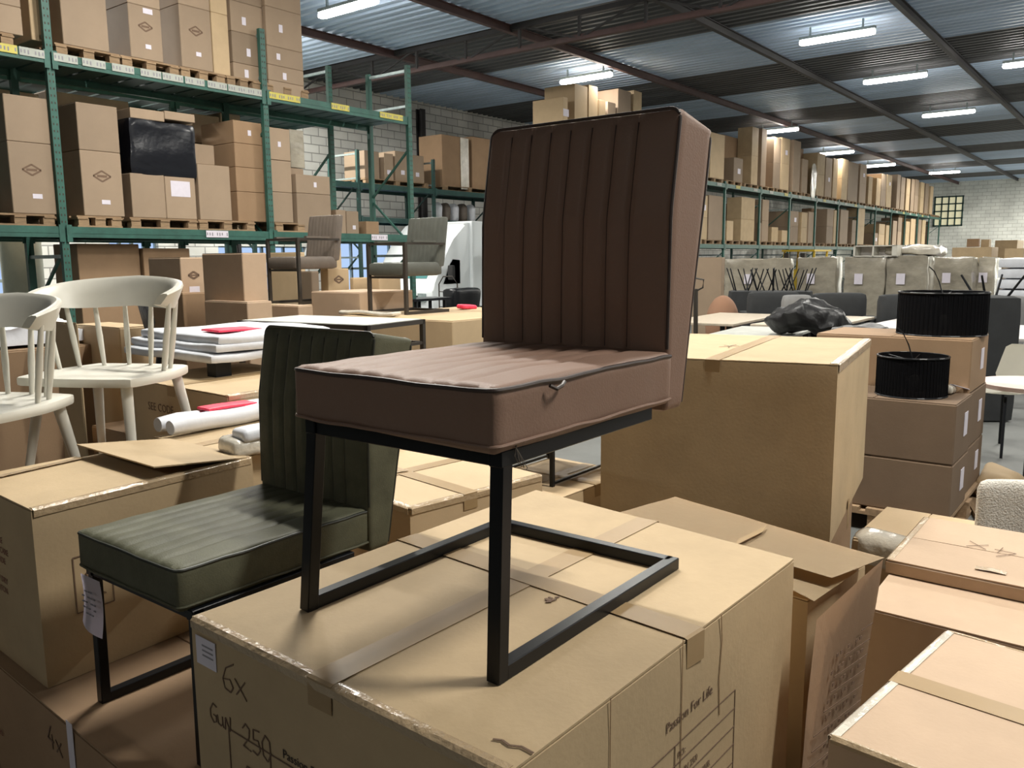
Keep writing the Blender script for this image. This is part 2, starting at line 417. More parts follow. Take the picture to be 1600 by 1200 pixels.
def carton_q(label, P, z0, z1, m=CARD, seam='u', tape=True, cross=None, seed=0, amp=.003, lift=(0, 0), name='carton', group=None, r=.006):
    """near carton with a body, two top flaps, and packing tape"""
    c = Vector((sum(p[0] for p in P)/4, sum(p[1] for p in P)/4, z0))
    t = thing(name, label, 'cardboard box', c, 0, group)
    Q = [(p[0]-c.x, p[1]-c.y) for p in P]; h = z1-z0
    bm = NB(); hexbody(bm, Q, 0, h-.004, seed=seed, amp=amp, r=r); link('body', bm, m, t, smooth=True)
    V = [Vector((*q, 0)) for q in Q]
    if seam == 'u': A0, A1, B0, B1 = V[0], V[1], V[3], V[2]
    else: A0, A1, B0, B1 = V[0], V[3], V[1], V[2]
    def bl(s, w): return (A0.lerp(A1, s)).lerp(B0.lerp(B1, s), w)
    for side, (w0, w1), lf in ((0, (.004, .4965), lift[0]), (1, (.5035, .996), lift[1])):
        bm = NB(); nn = 12; rows = []
        for i in range(nn+1):
            s = .004+.992*i/nn; a = bl(s, w0); b = bl(s, w1)
            row = []
            for j in range(7):
                q = a.lerp(b, j/6); hinge = (j/6 if side == 0 else 1-j/6)
                q.z = h-.0035+lf*hinge+noise.noise((q+Vector((seed*3, side*5, 0)))*5)*.0012
                row.append((bm.verts.new(q+Vector((0, 0, .004))), bm.verts.new(q)))
            rows.append(row)
        for R0, R1 in zip(rows, rows[1:]):
            for j in range(6):
                for kk in (0, 1): bm.faces.new((R0[j][kk], R1[j][kk], R1[j+1][kk], R0[j+1][kk]))
            for j in (0, 6): bm.faces.new((R0[j][0], R1[j][0], R1[j][1], R0[j][1]))
        for R in (rows[0], rows[-1]):
            for j in range(6): bm.faces.new((R[j][0], R[j+1][0], R[j+1][1], R[j][1]))
        link('flap', bm, m, t)
    zt = h+.0018
    if tape and not any(lift):
        bm = NB(); a = bl(0, .5); b = bl(1, .5); d = (b-a).normalized(); sd = d.cross(Vector((0, 0, 1)))
        pts = [a-d*.0015+Vector((0, 0, h-.045)), a-d*.0015+Vector((0, 0, zt-.002)), a+d*.004+Vector((0, 0, zt)), b-d*.004+Vector((0, 0, zt)), b+d*.0015+Vector((0, 0, zt-.002)), b+d*.0015+Vector((0, 0, h-.045))]
        ribbon(bm, pts, sd, [-d, -d+Vector((0, 0, 1)), (0, 0, 1), (0, 0, 1), d+Vector((0, 0, 1)), d], .055); link('tape', bm, TAPE, t)
    for s in (cross or []):
        bm = NB(); a = bl(s, 0); b = bl(s, 1); d = (b-a).normalized(); sd = d.cross(Vector((0, 0, 1))); zt2 = zt+.001
        pts = [a-d*.0015+Vector((0, 0, h-.05)), a-d*.0015+Vector((0, 0, zt2-.002)), a+d*.004+Vector((0, 0, zt2)), b-d*.004+Vector((0, 0, zt2)), b+d*.0015+Vector((0, 0, zt2-.002)), b+d*.0015+Vector((0, 0, h-.05))]
        ribbon(bm, pts, sd, [-d, -d+Vector((0, 0, 1)), (0, 0, 1), (0, 0, 1), d+Vector((0, 0, 1)), d], .055); link('tape', bm, TAPE, t)
    t['_h'] = h
    return t
def local_face(t, P, edge, z):
    """face coordinates (local to thing t) on side edge i of corners P; origin at the left end as seen from outside, at height z"""
    a, b = {'u': (3, 0), 'v': (0, 1)}[edge]
    a = Vector((*P[a], z)) - Vector(t.location); b = Vector((*P[b], z)) - Vector(t.location)
    r = (b-a).normalized(); u = Vector((0, 0, 1)); return Face(a, r, u, r.cross(u))

_cm = {}
def carton_mesh(L, Wd, Hh, m):
    key = (round(L, 2), round(Wd, 2), round(Hh, 2), m.name)
    if key not in _cm:
        bm = NB(); hh = Hh-.004
        bx(bm, (-L/2, -Wd/2, 0), (L/2, Wd/2, hh)); bevel_all(bm, .006, 1)
        bx(bm, (-L/2+.004, -Wd/2+.004, hh-.001), (L/2-.004, -.003, hh+.004)); bx(bm, (-L/2+.004, .003, hh-.001), (L/2-.004, Wd/2-.004, hh+.004))
        me = bpy.data.meshes.new('carton'); bm.to_mesh(me); bm.free(); me.materials.append(m); _cm[key] = me
    return _cm[key]
def child_box(name, parent, c, s, m, me_cache={}):
    bm = NB(); box(bm, c, s); return link(name, bm, m, parent)
def diamond(name, parent, c, s, m=INKF):
    """printed diamond emblem on a -v face, with a bar through the middle"""
    bm = NB(); x, y, z = c
    for r in (s,):
        pts = [(x-r*1.35, z), (x, z+r*.8), (x+r*1.35, z), (x, z-r*.8)]
        for i in range(4):
            a, b = pts[i], pts[(i+1) % 4]; bar(bm, (a[0], y, a[1]), (b[0], y, b[1]), .018, .002, up=(0, 1, 0))
    bx(bm, (x-s*.75, y-.001, z-s*.17), (x+s*.75, y+.001, z+s*.17)); return link(name, bm, m, parent)
def carton(label, x0, x1, y0, y1, z0, z1, m=CARD, group=None, tape=False, lab=None, emb=False, rz=0, name='carton'):
    """plain axis-aligned carton; lab = list of (fx, fz, w, h) paper labels on the face towards the aisle"""
    L, Wd, Hh = x1-x0, y1-y0, z1-z0
    t = bpy.data.objects.new(name, carton_mesh(L, Wd, Hh, m)); C.objects.link(t)
    t.location = ((x0+x1)/2, (y0+y1)/2, z0); t.rotation_euler.z = rz
    tag(t, label, 'cardboard box', group)
    if tape:
        bm = NB(); bx(bm, (-L/2-.001, -.025, Hh-.0005), (L/2+.001, .025, Hh+.0012)); bx(bm, (-L/2-.0015, -.025, Hh-.07), (-L/2-.0003, .025, Hh)); link('tape', bm, TAPE, t)
    for (fx, fz, w, h) in (lab or []):
        bm = NB(); bx(bm, (L*fx-w/2, -Wd/2-.003, Hh*fz-h/2), (L*fx+w/2, -Wd/2-.0005, Hh*fz+h/2)); link('shipping_label', bm, PAPER, t)
    if emb: diamond('printed_emblem', t, (0, -Wd/2-.001, Hh*.62), min(L*.16, .1))
    return t
def pbox(label, l, n, r, yt, yb, d, m=CARD, z0=None, **k):
    """carton whose near vertical edge stands at pixel column n, depth d; reaches left to l and right to r"""
    P = ondepth(n, yt, d); B = ondepth(n, yb, d) if yb else None
    Y = onx(l, yt, P.x).y; X = ony(r, yt, P.y).x
    zb = z0 if z0 is not None else B.z
    return carton(label, P.x, X, P.y, Y, zb, P.z, m, **k)

# pallets
def pallet(label, x0, x1, y0, y1, z, group='wooden pallets under the rack loads', h=.13):
    t = thing('pallet', label, 'pallet', ((x0+x1)/2, (y0+y1)/2, z), 0, group); L = x1-x0; Wd = y1-y0
    key = (round(L, 1), round(Wd, 1), h)
    if key not in _pm:
        bm = NB()
        for k in range(5):
            c = -Wd/2+Wd*(k+.5)/5; bx(bm, (-L/2, c-Wd*.075, h-.02), (L/2, c+Wd*.075, h))
        for s in (-1, 0, 1): bx(bm, (s*(L/2-.06)-.06, -Wd/2, h-.04), (s*(L/2-.06)+.06, Wd/2, h-.02))
        a = bpy.data.meshes.new('deck'); bm.to_mesh(a); bm.free(); a.materials.append(WOOD)
        bm = NB()
        for s in (-1, 0, 1):
            for q in (-1, 0, 1): bx(bm, (s*(L/2-.07)-.06, q*(Wd/2-.06)-.05, .02), (s*(L/2-.07)+.06, q*(Wd/2-.06)+.05, h-.04))
        for q in (-1, 0, 1): bx(bm, (-L/2, q*(Wd/2-.06)-.05, 0), (L/2, q*(Wd/2-.06)+.05, .02))
        c = bpy.data.meshes.new('base'); bm.to_mesh(c); bm.free(); c.materials.append(WOOD)
        _pm[key] = (a, c)
    for nm, me in zip(('deck', 'base'), _pm[key]):
        o = bpy.data.objects.new(nm, me); C.objects.link(o); o.parent = t
    return t
_pm = {}

# ------------------------------------------------------------------ pallet racks
def rack(label, xs, y0, dep, levels, top, m=GREEN, post=.08, beamh=.12, deck=True, labels=False):
    t = thing('pallet_rack', label, 'pallet rack', (xs[0], y0, 0))
    X = [x-xs[0] for x in xs]
    for x in X:
        for y in (0, dep):
            bm = NB(); bx(bm, (x-post/2, y-.03, 0), (x+post/2, y+.03, top if y == 0 else top-.02)); bx(bm, (x-post/2-.03, y-.06, 0), (x+post/2+.03, y+.06, .012))
            # punched slots down the front of the post
            if len(xs) < 6 and y == 0:
                z = .12
                while z < top:
                    for s in (-1, 1): bx(bm, (x+s*.018-.006, y-.032, z), (x+s*.018+.006, y-.0295, z+.022), mi=1)
                    z += .075
            u = link('upright', bm, [m, INK], t)
        bm = NB(); z = .25; fl = 0
        while z < top-1.3:
            bar(bm, (x, 0, z), (x, dep, z+ .75 if z+.75 < top else top), .03) if fl == 0 else bar(bm, (x, dep, z), (x, 0, z+.75 if z+.75 < top else top), .03)
            z += .8; fl ^= 1
        link('diagonal_brace', bm, m, t)
        bm = NB()
        for z in (.2, 1.7, top-.08) if top < 5.5 else (.2, top-.1): bar(bm, (x, 0, z), (x, dep, z), .04)
        bar(bm, (x, 0, top-.62), (x, dep, top-.62), .035)
        link('cross_brace', bm, GALV, t)
    for z in levels:
        for a, b in zip(X, X[1:]):
            for y, nm in ((-.05, 'front_beam'), (dep+.0, 'rear_beam')):
                bm = NB(); bx(bm, (a+post/2, y, z-beamh), (b-post/2, y+.05, z)); bx(bm, (a+post/2, y-.004, z-beamh*.62), (b-post/2, y, z-beamh*.5))
                for xx in (a+post/2, b-post/2): bx(bm, (xx-.03, y-.008, z-beamh-.05), (xx+.03, y-.001, z+.02))
                link(nm, bm, m, t)
            if deck:
                bm = NB(); n = 10
                for k in range(n):
                    xx = a+post/2+.1+(b-a-post-.2)*k/(n-1); bx(bm, (xx-.118, 0, z-.05), (xx+.118, dep, z-.012))
                link('deck_bars', bm, GREEND, t)
    return t
Z1, Z2 = 2.03, 3.88
YA, YB2 = 9.75, 10.95
rackA = rack('green pallet rack on the left, nearer row carrying the pallets of emblem cartons', [1.68, 4.45, 7.22, 9.97], YA, .9, (Z1, Z2), 4.68, labels=True)
rackC = rack('green pallet rack row standing back to back behind the left rack', [1.0, 3.8, 6.6, 9.38], YB2, .95, (Z1, Z2), 4.74)
rackB = rack('long green pallet rack running away to the end wall on the right', [15.0]+[16.41+2.88*k for k in range(15)], YB2, .95, (Z1, Z2), 3.96)
rackW = rack('dark green pallet rack against the grey block wall, behind the left racks', [10.4, 13.25, 15.75, 18.4, 21.2], 14.6, .95, (2.62, 3.38), 4.1, m=GREEND)
# location labels on the upper front beam of the nearer rack
def beam_label(parent, x, z, w, m, y=-.058, h=.085):
    bm = NB(); bx(bm, (x-w/2, y-.003, z-h/2), (x+w/2, y, z+h/2)); n = int(w/.035)
    for k in range(n):
        if k % 4 == 3: continue
        xx = x-w/2+w*(k+.5)/n; bx(bm, (xx-.007, y-.0045, z-.015-(k % 3)*.004), (xx+.007, y-.003, z+.018), mi=1)
    link('location_label', bm, [m, PGREY], parent)
for px0, px1, kind in ((0, 28, 1), (31, 70, 0), (84, 121, 0), (128, 164, 0), (174, 208, 0), (218, 250, 0), (252, 284, 0), (287, 317, 0), (322, 352, 0), (354, 406, 0), (418, 466, 1), (515, 543, 1), (591, 627, 1)):
    a = ony(px0, 90, YA-.06).x; b = ony(px1, 90, YA-.06).x
    beam_label(rackA, (a+b)/2-1.68, Z2-.04, b-a, YELL if kind else TAGW)
for k in range(26):
    beam_label(rackB, 2.3+1.44*k, Z2-.05, .34, TAGW if k % 3 else YELL)
beam_label(rackA, 6.15-1.68+.2, Z1-.05, .32, PAPER); beam_label(rackA, 9.2-1.68, Z1-.05, .34, PAPER)

G1 = 'cartons on the left rack, beam level'
def rl(label, px0, px1, pt, pb, z0=None, yf=YA+.02, dep=.8, **k):
    """carton on a rack, its front face spanning these columns; pt/pb top and bottom rows (pb None: stands on z0)"""
    pm = (px0+px1)/2
    a = ony(px0, pt, yf).x; b = ony(px1, pt, yf).x; zt = ony(pm, pt, yf).z; zb = z0 if z0 is not None else ony(pm, pb, yf).z
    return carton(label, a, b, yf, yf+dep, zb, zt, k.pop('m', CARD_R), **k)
L1 = Z1+.13; L2 = Z2+.13
# --- left rack, lower level, from the left
for i, (a, b) in enumerate(((3.65, 4.38), (4.62, 5.14), (5.24, 6.12), (6.14, 6.98), (7.3, 8.2))):
    pallet('pallet on the lower left rack beam, under %s' % ('the emblem stack at the left edge', 'the emblem stack beside the green post', 'the black wrapped load', 'the plain carton right of the black load', 'cartons right of the second post')[i], a, b, YA, YA+.9, Z1)
def stack(labels, px0, px1, rows, z0, **k):
    """rows: pixel rows of the joints from top to bottom, last one stands on z0"""
    yf = k.get('yf', YA+.02); pm = (px0+px1)/2; zs = [ony(pm, r, yf).z for r in rows]+[z0]
    a = ony(px0, rows[0], yf).x; b = ony(px1, rows[0], yf).x; out = []
    for i, lb in enumerate(labels):
        kk = {q: v for q, v in k.items() if q not in ('yf', 'dep', 'emb', 'lab', 'm')}
        out.append(carton(lb, a, b, yf, yf+k.get('dep', .8), zs[i+1]+.001, zs[i]-.001, k.get('m', CARD_R), emb=(k.get('emb') == i), lab=(k.get('lab') or {}).get(i), **kk))
    return out
stack(['upper plain carton of the stack at the left edge of the photo, lower rack level', 'carton with diamond emblem at the left edge of the photo, lower rack level'], 4, 73, [150, 222], L1, emb=1, lab={1: [(.08, .25, .1, .05)]}, group=G1)
stack(['upper carton of the emblem stack just right of the first green post', 'carton with diamond emblem just right of the first green post, lower rack level'], 118, 182, [163, 236], L1, emb=1, lab={1: [(.05, .22, .1, .05)]}, group=G1)
rl('carton topping the load wrapped in black film', 203, 256, 171, 187, group=G1)
rl('plain brown carton under the left half of the black film', 203, 256, 272, None, L1, group=G1)
rl('small carton over the right half of the black film', 257, 304, 176, 189, group=G1)
rl('brown carton with white paper under the right half of the black film', 257, 304, 277, None, L1, group=G1, lab=[(0, .72, .26, .19)])
p = ony(203, 186, YA).x; q = ony(302, 186, YA).x
bm = NB(); softbox(bm, ((p+q)/2, YA+.43, (ony(250, 188, YA).z+ony(250, 275, YA).z)/2), (q-p+.04, .84, ony(250, 188, YA).z-ony(250, 275, YA).z), .03, (16, 10, 10), 0, .02)
tag(link('black_film_wrap', bm, BLACKF, smooth=True), 'glossy black stretch film wrapped round the middle of a rack load', 'stretch film')
rl('plain brown carton right of the black wrapped load', 308, 358, 258, None, L1, group=G1)
rl('small carton on top of the plain one beside the black load', 304, 334, 226, 257, group=G1, dep=.5, yf=YA+.3, m=CARD_R)
for j, (a, b, rows) in enumerate(((364, 408, [190, 225, 262, 300]), (414, 452, [200, 250, 300]), (462, 515, [274, 303]))):
    nm = ('behind the second green frame', 'just right of the second green post', 'ending the lower rack level at the right')[j]
    ws = ['top', 'second', 'third', 'lowest']
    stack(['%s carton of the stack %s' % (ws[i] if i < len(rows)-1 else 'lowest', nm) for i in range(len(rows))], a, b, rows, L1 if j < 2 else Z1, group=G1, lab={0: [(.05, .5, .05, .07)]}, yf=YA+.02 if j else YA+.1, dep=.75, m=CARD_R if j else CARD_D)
rl('shiny film wrapped carton right of the two-carton column, lower rack level', 452, 474, 203, 262, dep=.6, yf=YA+.25, m=FILM)
rl('carton below the film wrapped one, lower rack level', 452, 474, 263, None, Z1, dep=.6, yf=YA+.25)
rl('small carton low on the rack near the end frame, left of two', 525, 540, 328, None, Z1, dep=.4, yf=YA+.2, group=G1)
rl('small carton low on the rack near the end frame, right of two', 541, 560, 330, None, Z1, dep=.4, yf=YA+.2, group=G1, lab=[(.1, .3, .06, .06)])
rl('small dark carton beside the end frame of the left rack', 572, 592, 346, None, Z1, dep=.4, yf=YA+.3, m=CARD_D)
# pale panels and lit cartons on the row behind
rl('pinkish carton standing on the row behind, left of the second frame', 300, 342, 180, 224, yf=YB2, dep=.7, m=CARD_P)
rl('pinkish carton right of the other one on the row behind', 344, 375, 178, 256, yf=YB2, dep=.7, m=CARD_P)
rl('small carton on the lower row behind the black load', 303, 340, 228, 252, yf=YB2, dep=.6, m=CARD_P)
rl('pale board carton leaning behind the second frame', 376, 410, 196, None, Z1, yf=YB2, dep=.6, m=CARD_L)
rl('tall carton in the back row seen above the left emblem stack', -20, 60, 142, None, Z1, yf=YB2, dep=.8, m=CARD_P)
rl('wide pale carton in the back row between the emblem stacks', 72, 200, 150, None, Z1, yf=YB2, dep=.8, m=CARD_P)
# --- left rack, upper level
G2 = 'cartons on the left rack, upper level'
for i, (a, b) in enumerate(((2.9, 4.12), (4.55, 5.25), (5.28, 6.0), (6.02, 6.65), (6.7, 7.15), (7.3, 7.95))):
    pallet('pallet on the upper left rack beam, under %s' % ('the carton cut by the left edge', 'the plain tall cartons', 'the first diamond emblem column', 'the second diamond emblem column', 'the shiny pale cartons', 'the tallest carton column')[i], a, b, YA, YA+.9, Z2)
stack(['upper carton at the left top corner of the photo', 'lower carton at the left top corner of the photo'], -30, 26, [-60, 5], L2, group=G2, lab={0: [(.2, .3, .12, .1)]})
stack(['upper yellowish carton beside the first post, top level', 'yellowish carton standing beside the first post, top level'], 38, 66, [-70, -10], L2, m=CARD_L, dep=.7, yf=YA+.1)
stack(['top plain carton right of the first post, upper level', 'plain carton right of the first post, upper level'], 86, 158, [-90, -20], L2, group=G2)
stack(['top carton of the first emblem column, upper level', 'first carton with diamond emblem on the upper level'], 192, 243, [-90, 8], L2, emb=1, lab={1: [(.1, .92, .12, .06), (.05, .25, .07, .05)]}, group=G2)
stack(['top carton of the second emblem column, upper level', 'second carton with diamond emblem on the upper level'], 273, 322, [-80, 10], L2, emb=1, lab={1: [(.05, .25, .07, .05)]}, group=G2)
stack(['upper shiny pale carton beside the second emblem column', 'shiny pale carton beside the second emblem column'], 324, 350, [-70, 20], L2, m=CARD_L, dep=.7, yf=YA+.08)
stack(['%s small carton with white sticker behind the second frame, upper level' % q for q in ('top', 'second', 'third', 'lowest')], 356, 406, [-50, 5, 52, 100], L2, m=CARD_R, dep=.75, yf=YA+.08, lab={1: [(-.1, .4, .06, .1)], 2: [(.0, .4, .06, .1)], 3: [(-.1, .4, .06, .1)]}, group=G2)
stack(['%s carton with white sticker in the tallest column, upper level' % q for q in ('top', 'second', 'third', 'fourth', 'lowest')], 411, 467, [-50, 15, 75, 104, 0][:4]+[128], L2-.13, m=CARD_R, dep=.8, lab={1: [(-.1, .5, .06, .1)], 2: [(-.2, .5, .06, .08)], 3: [(-.05, .4, .06, .09)]}, group=G2)

# --- floor level under the left rack
carton('large dark brown carton standing on the floor behind the first green post', 4.7, 5.45, 10.0, 10.6, .0, 1.85, CARD_D)
carton('tall dark brown carton under the left rack, right of the first post', 5.47, 6.1, 9.95, 10.6, 0, 1.80, CARD_D)
bm = NB(); cyl(bm, (0, 0, 0), (0, 0, 1.93), .26, seg=28); t = link('foam_roll', bm, mat('white_foam', (.62, .64, .55), .7, .1, 3), None, (ony(36, 430, 12.6).x, 12.6, 0), smooth=True)
tag(t, 'tall white foam roll standing behind the left rack', 'foam roll')

# --- wall rack loads
GW = 'cartons on the rack by the block wall'
for i, (a, b, tp) in enumerate(((569, 592, 236), (600, 614, 240), (617, 640, 237), (641, 662, 243))):
    rl('%s carton on the upper level of the wall rack, left of the tall pair' % ('first', 'second', 'third', 'fourth')[i], a, b, tp, None, 3.51, yf=14.7, dep=.7, m=CARD_R, lab=[(0, .3, .12, .1)], group=GW)
for i, (a, b) in enumerate(((13.5, 15.6), (16.2, 18.2), (18.5, 20.6))):
    pallet('pallet on the wall rack, %s of the three' % ('left', 'middle', 'right')[i], a, b, 14.62, 15.5, 3.38)
rl('tall film wrapped load on the wall rack, left of the brown chair back', 690, 733, 213, None, 3.51, yf=14.7, dep=.8, m=CARD_D, lab=[(.3, .35, .15, .1)])
rl('glinting film hanging at the side of the tall wall rack load', 720, 732, 216, 296, yf=14.66, dep=.03, m=FILMT)
rl('tall brown carton on the wall rack touching the chair back outline', 737, 770, 216, None, 3.51, yf=14.7, dep=.8, m=CARD_D)
for i in range(5):
    a = 682+13*i; P = ony(a, 322, 15.0)
    bm = NB(); softbox(bm, (0, 0, .22), (.18, .3, .44), .07, (6, 6, 8), .1, .02, i); o = link('wrapped_bundle', bm, WWRAP if i % 2 == 0 else TAUPE, None, (P.x, 15.0, 2.62), smooth=True)
    tag(o, 'tied %s bundle on the lower wall rack above the white van, %s from the left' % ('pale' if i % 2 == 0 else 'brown', ('first', 'second', 'third', 'fourth', 'fifth')[i]), 'bundle', 'bundles over the van')

# --- long rack on the right
GR1, GR2 = 'cartons on the long right rack, upper level', 'cartons on the long right rack, lower level'
ordn = ['first', 'second', 'third', 'fourth', 'fifth', 'sixth', 'seventh', 'eighth', 'ninth', 'tenth', 'eleventh', 'twelfth', 'thirteenth', 'fourteenth', 'fifteenth', 'sixteenth', 'seventeenth', 'eighteenth', 'nineteenth', 'twentieth',
        'twenty-first', 'twenty-second', 'twenty-third', 'twenty-fourth', 'twenty-fifth', 'twenty-sixth', 'twenty-seventh', 'twenty-eighth', 'twenty-ninth', 'thirtieth', 'thirty-first', 'thirty-second', 'thirty-third', 'thirty-fourth', 'thirty-fifth', 'thirty-sixth']
YR_ = YB2+.02
up = [(880, 896, 153), (898, 918, 133), (920, 934, 134), (936, 946, 156), (950, 962, 160), (966, 986, 141), (988, 1003, 142),
      (1111, 1134, 209), (1147, 1161, 247), (1176, 1186, 199), (1188, 1199, 201), (1210, 1221, 215), (1222, 1235, 216), (1241, 1252, 220), (1254, 1263, 249), (1265, 1290, 238), (1291, 1301, 247), (1303, 1310, 248), (1317, 1326, 249), (1327, 1342, 254), (1345, 1355, 257),
      (1358, 1364, 276), (1365, 1377, 278), (1378, 1386, 272), (1387, 1399, 274), (1403, 1408, 273), (1409, 1415, 277), (1416, 1423, 279), (1425, 1430, 280), (1431, 1438, 281), (1440, 1445, 285), (1447, 1452, 287), (1454, 1459, 291)]
lo = [(1093, 1106, 305), (1108, 1132, 306), (1136, 1146, 345), (1159, 1180, 309), (1182, 1190, 348), (1192, 1202, 312), (1206, 1216, 355), (1222, 1232, 360), (1236, 1248, 330), (1253, 1262, 332), (1264, 1272, 331), (1293, 1303, 327), (1304, 1312, 329), (1314, 1326, 328), (1332, 1339, 344), (1341, 1352, 325),
      (1362, 1372, 364), (1374, 1383, 350), (1385, 1392, 352), (1396, 1402, 345), (1404, 1410, 340), (1416, 1422, 346), (1424, 1431, 342), (1436, 1440, 343), (1442, 1447, 344), (1449, 1453, 346)]
def trim_bay(a, b):
    a = max(a, 15.1); b = max(b, a+.2)
    for k in range(15):
        u = 16.41+2.88*k
        if a < u+.06 and b > u-.06:
            if u-a > b-u: b = u-.06
            else: a = u+.06
    return a, max(b, a+.15)
SETB = [(1137, 1172, 214, L2), (1200, 1212, 213, L2), (1254, 1266, 232, L2), (1308, 1320, 262, L2), (1150, 1162, 318, L1), (1192, 1236, 372, L1), (1275, 1292, 326, L1), (1326, 1344, 334, L1), (1410, 1436, 338, L1)]
def load_right(lst, z0, grp, lev):
    for i, (a, b, tp) in enumerate(lst):
        zt = ony((a+b)/2, tp, YR_).z; x0 = ony(a, tp, YR_).x; x1 = ony(b, tp, YR_).x
        x0, x1 = trim_bay(x0, min(x1, x0+2.3))
        if i < 8 and lev == 'upper': pass
        dp = .85
        for (sa, sb, st, sz) in SETB:
            if abs(sz-z0) < .01:
                u0 = ony(sa, st, YR_+.35).x; u1 = ony(sb, st, YR_+.35).x; u0, u1 = trim_bay(u0, min(u1, u0+1.3))
                if x1 > u0-.02 and x0 < u1+.02: dp = .5
        h = zt-z0; shiny = (a == 1265)
        mm = CARD_L if (a < 950 or i % 5 == 2) else CARD_R if i % 3 else CARD
        n = 2 if h > 1.0 and i % 3 != 1 else 1
        for q in range(n):
            s = z0+h*q/n; e = z0+h*(q+1)/n-.002
            nm = '' if n == 1 else ('lower half of the ' if q == 0 else 'upper half of the ')
            lb = None
            if i % 4 == 0 and b-a > 9 and q == n-1: lb = [(.1, .45, .22, .16)]
            pos = 'counted from the near end' 
            carton('%s%s carton column, %s level of the long right rack' % (nm, ordn[i], lev), x0, x1, YR_, YR_+dp, s, e, mm, group=grp, lab=lb)
    return
load_right(up, L2, GR2 if False else GR1, 'upper')
load_right(lo, L1, GR2, 'lower')
# bigger boxes set back between the columns
for i, (a, b, tp, z0, lev) in enumerate(((1137, 1172, 214, L2, 'upper'), (1200, 1212, 213, L2, 'upper'), (1254, 1266, 232, L2, 'upper'), (1308, 1320, 262, L2, 'upper'), (1150, 1162, 318, L1, 'lower'), (1192, 1236, 372, L1, 'lower'), (1275, 1292, 326, L1, 'lower'), (1326, 1344, 334, L1, 'lower'), (1410, 1436, 338, L1, 'lower'))):
    zt = ony((a+b)/2, tp, YR_+.35).z; x0 = ony(a, tp, YR_+.35).x; x1 = ony(b, tp, YR_+.35).x; x0, x1 = trim_bay(x0, min(x1, x0+1.3))
    carton('darker carton set back on the %s level of the right rack, %s of these' % (lev, ordn[i]), x0, x1, YR_+.52, YR_+.93, z0, zt, CARD_D)
bm = NB(); P = ony(1272, 250, YR_-.02); softbox(bm, (0, 0, 0), (.5, .05, 1.0), .024, (6, 3, 10), .2, .02)
tag(link('loose_film', bm, FILMT, None, (P.x, YR_-.035, L2+.49), smooth=True), 'shiny loose stretch film bulging from a carton on the right rack', 'stretch film')
pallet('pallet under the pale cartons above the brown chair back', 15.1, 16.3, YB2, YB2+.9, Z2, 'pallets on the long right rack')
for k in range(28):
    x = 16.41+2.88*(k//2)+.12+1.40*(k % 2)
    for z, lev in ((Z1, 'lower'), (Z2, 'upper')):
        if k < 2 and z == Z1: continue
        pallet('pallet on the %s level of the long right rack, %s from the near end' % (lev, ordn[k]), x, x+1.24, YB2, YB2+.9, z, 'pallets on the long right rack')


# ------------------------------------------------------------------ hero carton
def fpx(face, t, px, py):
    o = face.o+Vector(t.location); d = ray(px, py); cam_ = Vector((0, 0, CAMZ))
    k = (o-cam_).dot(face.n)/d.dot(face.n); q = cam_+d*k-o
    return q.dot(face.r), q.dot(face.u)
PH = [(.735, .578), (1.672, .553), (1.785, 1.300), (.757, 1.312)]
pallet('wooden pallet on the floor under the big front carton', .75, 1.7, .55, 1.3, 0, h=.13)
hero = carton_q('large taped carton marked 6X GUN 250 in the foreground, carrying the brown chair', PH, .13, 1.0, CARD, 'u', cross=[.52], amp=.0006, seed=3)
fl = local_face(hero, PH, 'u', 0); fr = local_face(hero, PH, 'v', 0)
def poly_px(face, t, pts): return [fpx(face, t, *p) for p in pts]
def shift(L, dx, dy, s=1): return [[(dx+a*s, dy+b*s) for a, b in l] for l in L]
GL = {'6': [[(.7, 1.0), (.25, .75), (.05, .35), (.15, .05), (.45, 0), (.6, .2), (.45, .42), (.1, .35)]], 'X': [[(0, .55), (.6, 0)], [(.55, .6), (.05, .05)]],
      'G': [[(.6, .85), (.3, .95), (.05, .6), (.05, .25), (.3, .0), (.5, .1), (.52, .38), (.3, .4)]], 'U': [[(0, .5), (.05, .1), (.3, .05), (.42, .2), (.42, .55)], [(.42, .2), (.5, .02)]], 'N': [[(0, 0), (.05, .6), (.4, .05), (.45, .75)]],
      '2': [[(0, .75), (.2, 1), (.45, .85), (.4, .5), (.0, .05), (.5, 0)]], '5': [[(.5, 1), (.1, .95), (.08, .55), (.4, .6), (.5, .25), (.3, 0), (0, .08)]], '0': [[(.25, 1), (.03, .65), (.08, .15), (.35, 0), (.55, .35), (.5, .85), (.25, 1)]],
      '4': [[(.4, 1), (0, .35), (.6, .35)], [(.45, .65), (.45, 0)]]}
def hand(face, s, a, b, size, adv=.62):
    out = []
    for ch in s:
        if ch in GL: out += shift(GL[ch], a, b, size)
        a += adv*size
    return out
a0, b0 = fpx(fl, hero, 348, 1066); strokes('handwriting', fl, hand(fl, '6X', a0, b0-.01, .055, .72), .0022, INKF, hero, .0012)
a0, b0 = fpx(fl, hero, 328, 1100); strokes('handwriting', fl, hand(fl, 'GUN', a0, b0-.03, .038, .62), .0022, INKF, hero, .0012)
a0, b0 = fpx(fl, hero, 378, 1146); strokes('handwriting', fl, hand(fl, '250', a0+.004, b0-.022, .045, .60), .0022, INKF, hero, .0012)
a0, b0 = fpx(fl, hero, 323, 1020); plate('shipping_label', fl, a0, b0, .062, .052, PAPER, hero, .0014)
for k in range(3): plate('label_print', fl, a0+.006, b0+.012-.009*k, .034, .003, PGREY, hero, .0019)
